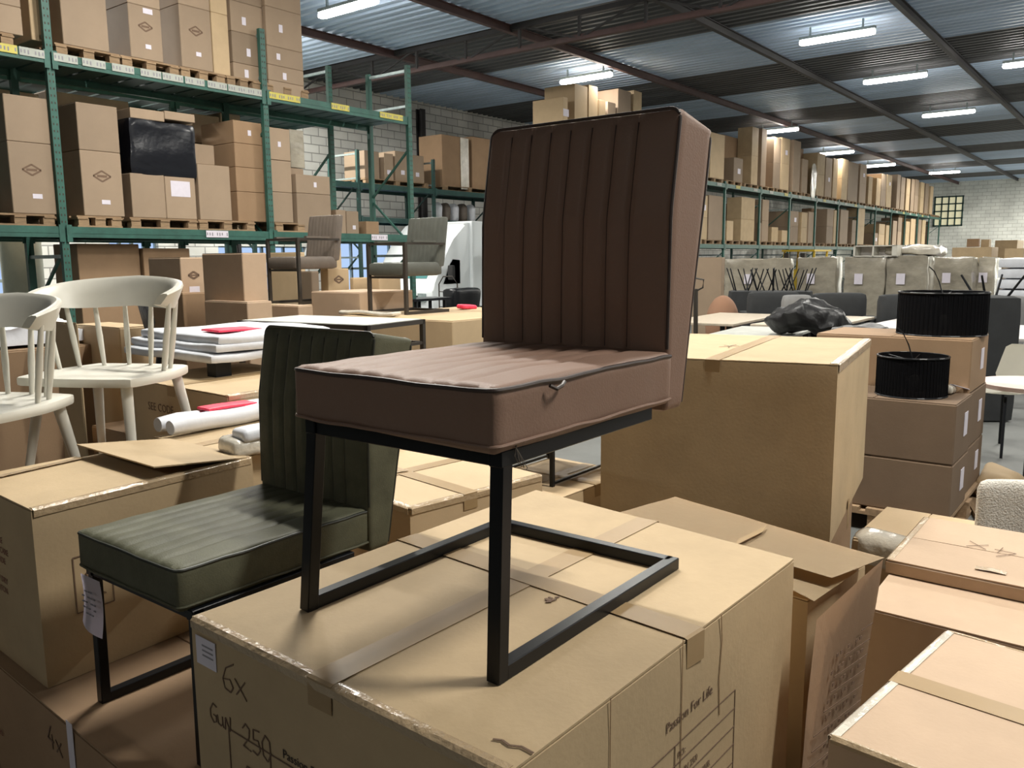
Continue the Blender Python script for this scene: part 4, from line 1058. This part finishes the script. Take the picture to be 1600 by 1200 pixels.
t = thing('wrapped_parts', 'crumpled clear-wrapped white parts beside the green chair back', 'wrapped furniture', (q.x+.1, q.y+.02, 1.006))
bm = NB(); softbox(bm, (0, 0, .03), (.24, .13, .055), .02, (10, 8, 5), 0, .02); link('parcel', bm, FILMT, t, smooth=True)
bm = NB(); softbox(bm, (.01, -.02, .07), (.2, .09, .04), .018, (10, 8, 5), 0, .015, 4); link('parcel', bm, WWRAP, t, smooth=True)
# white sheeting heap at the left edge
p = ondepth(-22, 470, 5.2)
bm = NB()
def fh(x, y, z):
    r = math.hypot(x, y); q = Vector((x*.42, y*.42, (z*.5+.5)*(.30*math.exp(-(r*1.15)**2)+.02)))
    return q+noise.noise_vector(q*6)*.06*(z > 0)
sgrid(bm, 18, 18, 3, fh); carton('tall carton carrying the white sheeting at the left edge', p.x-.55, p.x+.5, p.y-.5, p.y+.5, 0, 1.12, CARD_D)
tag(link('white_sheeting', bm, WWRAP, None, (p.x, p.y, 1.14), smooth=True), 'heap of white plastic sheeting at the left edge in front of the rack post', 'plastic sheeting')
pbox('brown carton standing behind the white chair at the left edge', 82, 118, 122, 505, None, 4.6, CARD, z0=0)
pbox('low carton seen through the spindles of the white chair', 118, 186, 240, 512, 560, 5.0, CARD_L, z0=0)

# ------------------------------------------------------------------ middle ground left: cartons, table, armchairs
GM = 'cartons in the stacks behind the low table'
pbox('upper of two large cartons left of the grey-brown armchair', 315, 378, 416, 395, 471, 6.6, CARD_P, lab=None, z0=1.17)
pbox('lower of two large cartons left of the grey-brown armchair', 319, 386, 425, 472, 545, 6.5, CARD_P, z0=0)
pbox('carton with diamond emblem left of the two large cartons', 231, 281, 320, 402, 457, 7.3, CARD_P, z0=1.25, emb=True, lab=[(.0, .3, .1, .07)])
pbox('dark carton under the emblem carton behind the white chair', 236, 285, 322, 458, 540, 7.2, CARD_D, z0=0)
pbox('tall yellowish carton behind the legs of the grey-brown armchair', 416, 462, 476, 394, 473, 10.2, CARD_L, z0=0)
pbox('grey-brown carton between the two armchairs, behind the first one', 464, 486, 498, 424, 476, 9.6, CARD_R, z0=0, lab=[(0, .5, .08, .12)])
pbox('tall carton right of the first armchair back', 506, 522, 533, 386, 452, 9.8, CARD_L, z0=0)
pbox('carton with round printed mark on the long carton', 500, 512, 545, 420, 458, 9.0, CARD_L, z0=1.23, emb=True)
pbox('small carton right of the round-marked one', 546, 552, 576, 434, 458, 9.0, CARD_L, z0=1.23)
pbox('carton with dark emblem seen under the second armchair', 580, 592, 626, 430, 460, 8.9, CARD_L, z0=0, emb=True)
lc = pbox('long carton with white label between the armchairs', 486, 562, 645, 457, 505, 8.0, CARD_P, z0=0)
P8_ = ondepth(633, 492, 7.8)
big = carton('flat-topped carton carrying the second armchair', P8_.x-.35, P8_.x+1.35, P8_.y-.9, P8_.y+.50, 0, P8_.z-.002, CARD_L)
P9_ = ondepth(467, 476, 8.5)
carton('carton carrying the first, grey-brown armchair', P9_.x-.12, P9_.x+.75, P9_.y-.1, P9_.y+.62, 0, P9_.z-.002, CARD)
pbox('carton under the front of the first armchair, below its left leg', 425, 466, 489, 478, 545, 7.6, CARD_P, z0=0)
def armchair(label, loc, rz, LM, LM2):
    t = thing('armchair', label, 'armchair', loc, rz)
    bm = NB(); softbox(bm, (.27, 0, .42), (.56, .46, .13), .03, (8, 8, 4)); link('seat', bm, LM2, t, smooth=True)
    def fb(x, y, z):
        q = rounded((x*.045, y*.235, z*.24), (.045, .235, .24), .02)
        if x < 0: q.x += .006*abs(math.sin(q.y*PI/.055))*-1
        q.x += .53+(q.z+.24)*.16; q.z += .68; return q
    bm = NB(); sgrid(bm, 3, 34, 8, fb); link('backrest', bm, LM, t, smooth=True)
    for s in (1, -1):
        y = s*.245
        bm = NB(); bar(bm, (.02, y, 0), (.02, y, .66), .032); link('leg', bm, DARKM, t)
        bm = NB(); bar(bm, (.01, y, .012), (.60, y, .012), .028); link('floor_runner', bm, DARKM, t)
        bm = NB(); bar(bm, (.01, y, .66), (.56, y, .66), .026, .022); link('arm_frame', bm, DARKM, t)
        bm = NB(); bar(bm, (.12, y, .68), (.42, y, .68), .04, .02); link('arm_pad', bm, LM, t)
    bm = NB(); bar(bm, (.60, -.24, .012), (.60, .24, .012), .024); bar(bm, (.02, -.24, .66), (.02, .24, .66), .02); bar(bm, (.02, -.24, .345), (.02, .24, .345), .02); link('cross_bars', bm, DARKM, t)
    return t
armchair('grey-green channel-back armchair on a carton, right of the other armchair', (P8_.x, P8_.y+.245, P8_.z), 0, GREYL, GREYL)
armchair('grey-brown channel-back armchair left of the other armchair, in front of the rack', (P9_.x, P9_.y+.245, P9_.z), 0, TAUPE, TAUPE)
# low table
N_ = onz(574, 509, 1.22)
t = thing('low_table', 'low table with stone-grey top and dark metal frame behind the brown seat', 'table', (N_.x, N_.y, 1.22-.36), math.radians(8))
TL, TW = .62, 1.15
bm = NB(); bx(bm, (.02, .02, .345), (TL-.02, TW-.02, .363)); link('table_top', bm, TGREY, t)
bm = NB()
for a, b in (((0, .015), (TL, .015)), ((0, TW-.015), (TL, TW-.015)), ((.015, 0), (.015, TW)), ((TL-.015, 0), (TL-.015, TW))): bar(bm, (*a, .345), (*b, .345), .03, .03)
for a, b in (((0, .015), (TL, .015)), ((0, TW-.015), (TL, TW-.015)), ((.015, 0), (.015, TW)), ((TL-.015, 0), (TL-.015, TW))): bar(bm, (*a, .20), (*b, .20), .02, .02)
link('frame', bm, DARKM, t)
for x in (.015, TL-.015):
    for y in (.015, TW-.015): bm = NB(); bx(bm, (x-.015, y-.015, 0), (x+.015, y+.015, .345)); link('leg', bm, DARKM, t)
carton('carton under the low dark-framed table', N_.x-.2, N_.x+.75, N_.y-.05, N_.y+1.25, 0, .858, CARD)
# bubble wrap strip on the big carton behind the table
p = ondepth(585, 488, 7.0); bm = NB(); softbox(bm, (0, 0, .02), (.12, .75, .04), .018, (6, 20, 4), 0, .02); tag(link('crumpled_film_strip', bm, FILMT, None, (P8_.x-.22, P8_.y+.25, P8_.z), smooth=True), 'crinkled strip of film on the carton in front of the second armchair', 'film')
# small dark table under the brown chair seat, behind
t = thing('side_table', 'black metal side table half hidden under the brown seat, behind the chair legs', 'table', (2.72, 1.90, .7015))
bm = NB(); bx(bm, (-.02, -.02, .185), (.42, .32, .2)); link('table_top', bm, BLACKM, t)
for x in (0, .4):
    for y in (0, .3): bm = NB(); bx(bm, (x-.008, y-.008, 0), (x+.008, y+.008, .185)); link('leg', bm, BLACKM, t)
for y in (0, .3): bm = NB(); bar(bm, (0, y, .012), (.4, y, .012), .01); link('stretcher', bm, BLACKM, t)

# ------------------------------------------------------------------ white van by the dock
van = thing('box_van', 'white box van with curved roof fairing parked near the dock door', 'van', (13.45, 12.5, 0))
bm = NB(); bx(bm, (1.28, 0, .55), (5.2, 2.0, 2.5)); bevel_all(bm, .03, 2); link('cargo_box', bm, VANW, van)
bm = NB()
R = []
for i, (x, z) in enumerate(((0, .45), (-.02, .95), (.12, 1.15), (.55, 1.75), (.78, 1.92), (1.0, 2.05), (1.45, 2.44), (1.72, 2.48), (1.72, .45))):
    R.append((x*.75, z))
lo_ = [bm.verts.new((x, .06, z)) for x, z in R]; hi_ = [bm.verts.new((x, 1.94, z)) for x, z in R]
bm.faces.new(lo_); bm.faces.new(hi_[::-1])
for k in range(len(R)): bm.faces.new((lo_[k], lo_[(k+1) % len(R)], hi_[(k+1) % len(R)], hi_[k]))
bevel_all(bm, .05, 2); link('cab', bm, VANW, van, smooth=True)
bm = NB(); bar(bm, (.13, 1.0, 1.22), (.37, 1.0, 1.62), 1.3, .03); link('windscreen', bm, GLASS, van)
bm = NB(); v = [bm.verts.new(p) for p in ((.34, .045, 1.10), (.9, .045, 1.10), (.9, .045, 1.62), (.66, .045, 1.64), (.54, .045, 1.5))]; f = bm.faces.new(v); bmesh.ops.solidify(bm, geom=[f], thickness=.015); link('side_window', bm, GLASS, van)
for y in (-.12, 2.0): bm = NB(); softbox(bm, (.42, y, 1.35), (.1, .16, .32), .03, (4, 4, 4)); bar(bm, (.42, y, 1.3), (.6, .1 if y < 0 else 1.9, 1.3), .03); link('mirror', bm, TYRE, van, smooth=True)
bm = NB(); bx(bm, (-.04, .5, .6), (0.02, 1.5, .85)); link('grille', bm, TYRE, van)
bm = NB(); bx(bm, (-.08, .05, .35), (.1, 1.95, .58)); link('bumper', bm, TYRE, van)
for y in (.25, 1.55): bm = NB(); bx(bm, (-.05, y, .72), (.03, y+.22, .9)); link('headlight', bm, GALV, van)
for x in (.65, 4.2):
    for y in (.18, 1.82): bm = NB(); cyl(bm, (x, y-.11, .34), (x, y+.11, .34), .34, seg=24); w_ = link('wheel', bm, TYRE, van, smooth=True); b2 = NB(); cyl(b2, (x, y-.12, .34), (x, y+.12, .34), .18, seg=16); link('rim', b2, GALV, w_)
# hand truck and dark items in front of it
def hand_truck(label, x, y, rz=0):
    t = thing('hand_truck', label, 'hand truck', (x, y, 0), rz)
    bm = NB(); tube(bm, [(0, -.2, .1), (0, -.2, 1.15), (0, -.1, 1.3), (0, .1, 1.3), (0, .2, 1.15), (0, .2, .1)], .014, 8)
    for z in (.35, .7, 1.0): tube(bm, [(0, -.2, z), (0, .2, z)], .01, 6)
    link('frame', bm, DARKM, t, smooth=True)
    bm = NB(); bx(bm, (-.25, -.2, .02), (0, .2, .03)); link('toe_plate', bm, DARKM, t)
    for y_ in (-.24, .24): bm = NB(); cyl(bm, (.1, y_-.025, .13), (.1, y_+.025, .13), .13, seg=18); link('wheel', bm, TYRE, t)
    return t
p = ony(700, 440, 11.2); hand_truck('dark hand truck leaning in front of the white van', p.x, p.y, .3)
p = ony(722, 470, 10.6); bm = NB(); softbox(bm, (0, 0, .3), (.75, .35, .62), .06, (8, 5, 8), 0, .03); tag(link('black_crate', bm, BLACKM, None, (p.x, p.y, .48), smooth=True), 'dark bulky case in front of the van, left of the brown chair back', 'case')
carton('low carton under the dark case near the van', p.x-.4, p.x+.4, p.y-.3, p.y+.3, 0, .478, CARD_D)
p = onz(668, 478, P8_.z); 
bm = NB(); softbox(bm, (0, 0, .022), (.22, .12, .045), .02, (10, 6, 5), 0, .02); tag(link('red_cloth', bm, RED, None, (P8_.x+1.0, P8_.y+.1, P8_.z), smooth=True), 'crumpled red cloth behind the second armchair', 'cloth')
bm = NB(); softbox(bm, (0, 0, .05), (.32, .18, .10), .045, (10, 8, 6), 0, .03); tag(link('black_bag', bm, BAG, None, (P8_.x+.95, P8_.y-.42, P8_.z), smooth=True), 'small black bag on the carton beside the brown chair back', 'bag')
bm = NB()
for k in range(5): cyl(bm, (.35*(k % 3)-.3, .25*(k//3), 0), (.35*(k % 3)-.3, .25*(k//3), .98), .03, seg=10)
bx(bm, (-.45, -.1, .96), (.5, .4, 1.0)); p = ony(668, 440, 9.6)
tag(link('dark_stand', bm, BLACKM, None, (p.x, p.y, 0)), 'dark slatted stand under the second armchair, before the dock door', 'stand')

# ------------------------------------------------------------------ right side: stack with lampshades
def fl_(x0, x1, y0, y1, z0, z1, lab, m=CARD_D, **k): return carton(lab, x0, x1, y0, y1, z0, z1, m, **k)
pallet('wooden pallet under the carton stack with the black lampshades', 5.08, 6.3, .82, 1.62, 0, h=.14)
fl_(5.12, 5.66, .84, 1.66, .141, .455, 'bottom carton of the stack below the nearer black lampshade', lab=None) if False else None
def side_label(t, L, Wd, Hh, fx=.15):
    bm = NB(); bx(bm, (L*fx-.05, -Wd/2-.004, Hh*.35), (L*fx+.05, -Wd/2-.001, Hh*.75)); link('shipping_label', bm, PAPER, t)
for z0, z1, lb in ((.141, .452, 'bottom carton of the nearer stack with white labels, below the nearer lampshade'), (.454, .80, 'upper carton with white label carrying the nearer black lampshade')):
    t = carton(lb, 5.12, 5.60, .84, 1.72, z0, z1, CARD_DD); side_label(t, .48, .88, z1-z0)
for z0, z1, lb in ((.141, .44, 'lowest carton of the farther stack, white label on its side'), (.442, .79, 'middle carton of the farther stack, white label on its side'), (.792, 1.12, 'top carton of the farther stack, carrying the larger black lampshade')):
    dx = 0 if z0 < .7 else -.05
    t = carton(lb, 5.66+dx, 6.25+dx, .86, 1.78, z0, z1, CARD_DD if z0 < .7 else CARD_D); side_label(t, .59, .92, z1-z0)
def shade(label, c, r, h, squash=1):
    t = thing('lampshade', label, 'lampshade', c)
    bm = NB(); n = 48; R = []
    for zz, rr in ((0, r), (h, r*.985)):
        R.append([[bm.verts.new((q*math.cos(2*PI*k/n), q*squash*math.sin(2*PI*k/n), zz)) for k in range(n)] for q in (rr, rr-.004)])
    for k in range(n):
        j = (k+1) % n
        bm.faces.new((R[0][0][k], R[0][0][j], R[1][0][j], R[1][0][k])); bm.faces.new((R[0][1][k], R[0][1][j], R[1][1][j], R[1][1][k]))
        bm.faces.new((R[0][0][k], R[0][0][j], R[0][1][j], R[0][1][k])); bm.faces.new((R[1][0][k], R[1][0][j], R[1][1][j], R[1][1][k]))
    link('drum', bm, SHADEM, t, smooth=True)
    bm = NB()
    for zz in (.003, h-.003): tube(bm, [(r*math.cos(2*PI*k/32), r*squash*math.sin(2*PI*k/32), zz) for k in range(32)], .006, 6, closed=True)
    for k in range(6): a = k*PI/3; tube(bm, [(r*.98*math.cos(a), r*.98*squash*math.sin(a), h-.01), (.03*math.cos(a), .03*math.sin(a), h-.03)], .003, 5)
    link('wire_ring', bm, BLACKM, t)
    bm = NB()
    for k in range(60): a = 2*PI*k/60; bx(bm, ((r+.001)*math.cos(a)-.0010, (r+.001)*squash*math.sin(a)-.0010, 0), ((r+.001)*math.cos(a)+.0010, (r+.001)*squash*math.sin(a)+.0010, h))
    link('threads', bm, SHADEM, t)
    bm = NB(); tube(bm, [(.0, .0, h-.03), (.01, .03, h+.06), (-.01, .06, h+.13), (-.02, .09, h+.16)], .004, 6); link('cord', bm, BLACKM, t)
    bm = NB(); softbox(bm, (0, -.03, .07), (.11, .07, .1), .03, (6, 6, 6), 0, .02); link('wrapped_fitting', bm, FILMT, t, smooth=True)
    return t
p = onz(1425, 618, .80); shade('smaller black drum lampshade on the nearer carton stack', (5.36, 1.13, .801), .195, .235)
shade('larger black drum lampshade on the farther carton stack', (5.96, 1.10, 1.121), .262, .27)
for (px, py, z, lb, cx) in ((1492, 612, .80, 'white tag and clear bag beside the smaller lampshade', 5.52), (1380, 548, .80, 'clear bag with white tag in front of the farther stack, left of the smaller lampshade', 5.2)):
    y_ = .96 if px > 1450 else 1.55
    bm = NB(); softbox(bm, (0, 0, .025), (.14, .10, .05), .02, (8, 6, 4), 0, .02); t = tag(link('plastic_bag', bm, FILMT, None, (cx, y_, .802), smooth=True), lb, 'plastic bag')
    b2 = NB(); bar(b2, (.0, -.02, .055), (.10, -.09, .02), .03, .003); link('paper_tag', b2, PAPER, t)
for k in range(4):
    pass
# white shell chair, round table, white table at the right edge
shell_chair('white plastic shell chair at the right edge, behind the round table', (7.9, .95, 0), math.radians(-35), WHITEP, hb=.88, hs=.50)
def ped_table(label, x, y, r, m, h=.75, fw='round_table'):
    t = thing(fw, label, 'table', (x, y, 0)); bm = NB(); cyl(bm, (0, 0, h-.03), (0, 0, h), r-.01, r, 40); link('table_top', bm, m, t, smooth=True)
    bm = NB(); cyl(bm, (0, 0, .02), (0, 0, h-.03), .035, seg=16); link('pedestal', bm, BLACKM, t, smooth=True)
    bm = NB(); cyl(bm, (0, 0, 0), (0, 0, .02), .25, .23, 30); link('base', bm, BLACKM, t, smooth=True)
ped_table('round pale pink table at the right edge beside the carton stack', 6.68, .62, .36, PINKT)
def table(label, x, y, L, Wd, m, rz=0, h=.75, legm=BLACKM):
    t = thing('dining_table', label, 'table', (x, y, 0), rz)
    bm = NB(); bx(bm, (-L/2, -Wd/2, h-.035), (L/2, Wd/2, h)); bevel_all(bm, .008, 2); link('table_top', bm, m, t)
    for sx in (-1, 1):
        for sy in (-1, 1): bm = NB(); bx(bm, (sx*(L/2-.08)-.03, sy*(Wd/2-.08)-.03, 0), (sx*(L/2-.08)+.03, sy*(Wd/2-.08)+.03, h-.035)); link('leg', bm, legm, t)
    return t
table('white topped table at the right edge, behind the white shell chair', 11.2, 1.0, 2.0, 1.0, TWHITE, .05)
table('pale oak table nearest the brown chair back, in the row of tables', 11.6, 5.0, 2.2, 1.0, TTOP, .06)
table('pale oak table in the middle of the row, behind the black bag', 11.75, 3.75, 2.2, 1.0, TTOP, .0)
table('grey-white table at the right of the row, behind the larger lampshade', 11.9, 2.45, 1.9, .95, TWHITE, -.04)
table('white table just above the top of the tall carton', 9.6, 3.7, 1.5, .9, TGREY, .1)
p = onz(1262, 520, .75)
bm = NB()
def fbag(x, y, z):
    r = Vector((x, y, z)).normalized(); q = Vector((r.x*.36, r.y*.46, r.z*.17))
    return q+noise.noise_vector(q*7)*.07+Vector((0, 0, .09*math.exp(-(r.y*2.2)**2)))
sgrid(bm, 14, 14, 10, fbag); tag(link('black_bag', bm, BAG, None, (9.45, 3.12, .90), smooth=True), 'crumpled black bag bulging up behind the tall carton', 'bag')
bm = NB(); sgrid(bm, 12, 12, 8, lambda x, y, z: (lambda r: Vector((r.x*.38, r.y*.34, r.z*.08))+noise.noise_vector(r*2+Vector((9, 0, 0)))*.05)(Vector((x, y, z)).normalized()))
tag(link('black_bag', bm, BAG, None, (8.9, 2.35, .84), smooth=True), 'smaller flat black bundle right of the crumpled black bag', 'bag')
carton('dark carton holding the smaller black bundle', 8.6, 9.3, 2.0, 2.7, 0, .75, CARD_D)

# sofas and padded modules
def sofa(label, px, yt, d, w, m, dep=.8, rz=-.9, h=None, back=True):
    p = ondepth(px, yt, d); hh = p.z if h is None else h
    t = thing('sofa', label, 'sofa', (p.x, p.y, 0), YAW-PI/2+PI)
    bm = NB(); softbox(bm, (0, 0, hh*.25+.04), (w, dep, hh*.5), .06, (8, 6, 5), .01); link('seat', bm, m, t, smooth=True)
    bm = NB(); softbox(bm, (0, -dep/2+.12 if False else dep/2-.12, hh*.5+.02), (w, .22, hh*.96), .06, (8, 4, 8), .01); link('backrest', bm, m, t, smooth=True)
    for sx in (-1, 1):
        bm = NB(); softbox(bm, (sx*(w/2-.09), 0, hh*.38), (.18, dep*.96, hh*.62), .05, (4, 6, 6)); link('arm', bm, m, t, smooth=True)
        for sy in (-1, 1): bm = NB(); bx(bm, (sx*(w/2-.1)-.02, sy*.3-.02, 0), (sx*(w/2-.1)+.02, sy*.3+.02, .05)); link('foot', bm, BLACKM, t)
    return t
sofa('charcoal sofa on the left of the sofa row, in front of the upturned legs', 1200, 455, 13.65, .8, SOFA)
sofa('long charcoal sofa in the middle of the sofa row', 1300, 457, 12.95, .8, SOFA)
sofa('charcoal sofa at the right of the row, left of the larger lampshade', 1404, 459, 12.25, .8, SOFA)
sofa('small light grey armchair cushion before the charcoal sofas', 1243, 461, 12.55, .42, SOFAL, dep=.36)
sofa('grey padded chair behind the larger lampshade', 1566, 462, 11.5, .45, SOFAL, dep=.5)
p = ondepth(1130, 458, 13.9); bm = NB(); sgrid(bm, 12, 12, 8, lambda x, y, z: (lambda r: Vector((r.x*.28, r.y*.28, r.z*.5+.5)))(Vector((x, y, z)).normalized()))
tag(link('terracotta_pouf', bm, TERRA, None, (p.x, p.y, 0.0), smooth=True), 'round terracotta pouf left of the charcoal sofas', 'pouf')
# upturned chair legs standing up behind the sofas
def upturned(label, px, py, d, n, spread, hgt=.42, base_z=None):
    p = ondepth(px, py, d); t = thing('upturned_chair', label, 'chair', (p.x, p.y, 0), random.uniform(0, 3), 'upturned chairs behind the sofas')
    bm = NB(); softbox(bm, (0, 0, p.z/2), (.42, .42, p.z), .05, (5, 5, 5)); link('seat', bm, SOFA, t, smooth=True)
    for sx, sy in ((-1, -1), (-1, 1), (1, -1), (1, 1)):
        bm = NB(); cyl(bm, (sx*.10, sy*.10, p.z-.02), (sx*(.10+spread), sy*(.10+spread), p.z+hgt), .013, .010, 8); link('leg', bm, BLACKM, t)
for k, px in enumerate((1158, 1176, 1192, 1208, 1222, 1238, 1250)):
    upturned('upturned chair with black legs in the air behind the sofas, %s from the left' % ordn[k], px, 454, 15.0+.5*(k % 3), 4, .13, .40)
upturned('upturned chair with thin brown legs showing above the larger lampshade', 1548, 462, 8.2, 4, .10, .20)

# film wrapped pallet loads
def wrapped(label, l, n, r, yt, d, m=FILM, labels=1):
    P = ondepth(n, yt, d); Y = onx(l, yt, P.x).y; X = ony(r, yt, P.y).x
    t = thing('wrapped_pallet_load', label, 'pallet load', ((P.x+X)/2, (P.y+Y)/2, 0)); L, Wd = X-P.x, Y-P.y
    bm = NB(); softbox(bm, (0, 0, P.z/2+.06), (L, Wd, P.z-.12), .03, (10, 10, 10), 0, .035, seed=n); link('wrapped_load', bm, m, t, smooth=True)
    bm = NB()
    for q in (-1, 0, 1): bx(bm, (-L/2, q*(Wd/2-.07)-.05, 0), (L/2, q*(Wd/2-.07)+.05, .12))
    link('pallet_base', bm, WOOD, t)
    for k in range(labels):
        bm = NB(); bx(bm, (-L/2-.045, Wd*(.12-.45*k)-.075, P.z*.68), (-L/2-.03, Wd*(.12-.45*k)+.075, P.z*.68+.2)); link('shipping_label', bm, PAPER, t)
    return t
WL = [('first film wrapped pallet load right of the brown chair back', 1132, 1236, 1242, 404, 16.6), ('film wrapped pallet load second from the left, paper label on its face', 1246, 1308, 1318, 402, 16.2),
      ('film wrapped pallet load below the white shelf unit', 1320, 1384, 1392, 401, 15.6), ('film wrapped pallet load with label right of the shelf unit', 1386, 1450, 1462, 400, 15.2),
      ('brownish film wrapped pallet load behind the larger lampshade', 1458, 1520, 1530, 402, 16.5), ('narrow film wrapped load beside the white mattress stack', 1528, 1556, 1566, 402, 16.8)]
for lb, l, n, r, yt, d in WL: wrapped(lb, l, n, r, yt, d)
pbox('plain carton load between the brown chair back and the wrapped loads', 1083, 1128, 1133, 402, 480, 16.0, CARD_R, z0=0)
pbox('carton lying on the first load right of the chair back', 1085, 1105, 1110, 398, 402, 16.4, CARD, z0=1.60) if False else None
# white shelf unit lying on the loads
p = ondepth(1333, 398, 15.95); q = ondepth(1401, 398, 15.45); p.z = ondepth(1384, 401, 15.6).z-.018
t = thing('shelf_unit', 'white two-bay shelf unit lying on top of the wrapped loads', 'shelf', (p.x, p.y, p.z+.02), math.atan2(q.y-p.y, q.x-p.x)); L = (q-p).length; hh = .21
bm = NB(); bx(bm, (0, 0, 0), (L, .35, .02)); bx(bm, (0, 0, hh-.02), (L, .35, hh)); bx(bm, (0, 0, 0), (.035, .35, hh)); bx(bm, (L-.09, 0, 0), (L, .35, hh)); bx(bm, (L*.44, 0, 0), (L*.44+.03, .35, hh)); link('carcass', bm, WHITEP, t)
bm = NB(); bx(bm, (0, .34, 0), (L, .35, hh)); link('back_panel', bm, TWHITE, t)
# loose sheeting slope right of it
p = ondepth(1428, 392, 15.8); bm = NB(); softbox(bm, (0, 0, .09), (1.0, .9, .18), .07, (8, 8, 4), 0, .06); tag(link('folded_film', bm, FILMT, None, (p.x+.2, p.y, 1.63), smooth=True), 'sloping heap of folded clear film on the loads right of the shelf unit', 'film')
# white mattress stack at the right edge
p = ondepth(1562, 400, 14.2)
for k in range(9):
    bm = NB(); softbox(bm, (.5, -.5, .085), (1.3+.04*math.sin(k*2.3), 1.0, .168), .04, (6, 6, 4), 0, .006, k)
    o = link('white_mattress', bm, WWRAP, None, (p.x, p.y, .001+.175*k), smooth=True)
    tag(o, 'white slab at the right edge, %s from the bottom of its stack' % ordn[k], 'mattress', 'white slabs stacked at the right edge')
# far boxes before the end wall
for k, (l, n, r, yt, yb, d) in enumerate(((1488, 1550, 1560, 386, 400, 30), (1511, 1530, 1532, 373, 386, 31), (1533, 1546, 1549, 374, 386, 31.5), (1555, 1590, 1600, 375, 388, 33), (1570, 1600, 1620, 388, 402, 29))):
    P = ondepth(n, yt, d)
    pbox('distant brown carton load before the end wall, %s from the left' % ordn[k], l, n, r, yt, yb, d, CARD if k != 1 else CARD_D, z0=0 if k != 1 else 1.93)
# yellow and white things on the right rack's lowest opening
p = ony(1220, 392, 10.3); t = thing('forklift', 'yellow forklift roof and white gear seen over the wrapped loads', 'forklift', (p.x, 9.2, 0))
bm = NB(); bx(bm, (0, 0, .5), (2.0, 1.1, 1.2)); bevel_all(bm, .08, 2); link('body', bm, YELLT, t)
bm = NB()
for x in (.15, 1.5):
    for y in (.05, 1.05): bar(bm, (x, y, 1.1), (x+.1, y, 1.80), .06)
bx(bm, (.1, 0, 1.80), (1.9, 1.1, 1.86)); link('overhead_guard', bm, YELLT, t)
bm = NB(); bx(bm, (-.25, .2, .05), (-.1, .35, 1.75)); bx(bm, (-.25, .75, .05), (-.1, .9, 1.75)); link('mast', bm, DARKM, t)
for x in (.3, 1.6):
    for y in (.1, 1.0): bm = NB(); cyl(bm, (x, y-.1, .28), (x, y+.1, .28), .28, seg=20); link('wheel', bm, TYRE, t)
# pallet jack handle near the chair back
p = ondepth(1090, 437, 11.0); t = thing('pallet_jack', 'dark pallet jack whose loop handle shows beside the brown chair back', 'pallet jack', (p.x, p.y, 0))
bm = NB(); tube(bm, [(0, 0, .2), (-.05, 0, p.z-.12)], .03, 10); tube(bm, [(-.05, -.02, p.z-.14), (-.05, -.10, p.z-.1), (-.05, -.11, p.z), (-.05, 0, p.z+.02), (-.05, .11, p.z), (-.05, .10, p.z-.1), (-.05, .02, p.z-.14)], .012, 8); link('handle', bm, DARKM, t, smooth=True)
bm = NB(); bx(bm, (.0, -.25, .06), (1.15, -.1, .12)); bx(bm, (.0, .1, .06), (1.15, .25, .12)); bx(bm, (-.12, -.2, .05), (.02, .2, .25)); link('forks', bm, DARKM, t)
bm = NB(); cyl(bm, (-.05, -.06, .09), (-.05, .06, .09), .09, seg=16); cyl(bm, (1.0, -.22, .06), (1.0, .22, .06), .05, seg=12); link('wheels', bm, TYRE, t)
# cream boucle chair at the right
t = thing('boucle_chair', 'cream boucle chair back rising behind the flat carton at the right edge', 'chair', (3.62, .20, 0), math.radians(8))
def fbo(x, y, z):
    q = rounded((x*.035, y*.30, z*.23), (.035, .30, .23), .033); q.x += .10*(q.y/.3)**2*-1+.05; q.z += .545; return q
bm = NB(); sgrid(bm, 4, 20, 14, fbo); bo = link('backrest', bm, BOUCLE, t, smooth=True)
bm = NB(); softbox(bm, (-.2+.42, 0, .42), (.46, .52, .12), .05, (8, 8, 5), .02); link('seat', bm, BOUCLE, t, smooth=True)
for sx in (0, .38):
    for sy in (-.2, .2): bm = NB(); cyl(bm, (sx+.03, sy*1.1, 0), (sx+.04, sy, .37), .012, .015, 10); link('leg', bm, BLACKM, t)
# crumpled packing on the floor by the stack
p = onz(1560, 778, .0); bm = NB(); softbox(bm, (0, 0, .09), (.5, .28, .18), .08, (12, 8, 6), 0, .05); tag(link('crumpled_packing', bm, CARD_L, None, (p.x, p.y, .01), smooth=True), 'crumpled packing paper on the floor right of the carton stack', 'packing paper')
p = onz(1530, 800, .0); bm = NB(); bx(bm, (-.5, -.05, 0), (.5, .05, .03)); tag(link('timber_slat', bm, WOOD, None, (p.x, p.y, .001), rz=.3), 'loose wooden slat on the floor by the carton stack', 'slat')
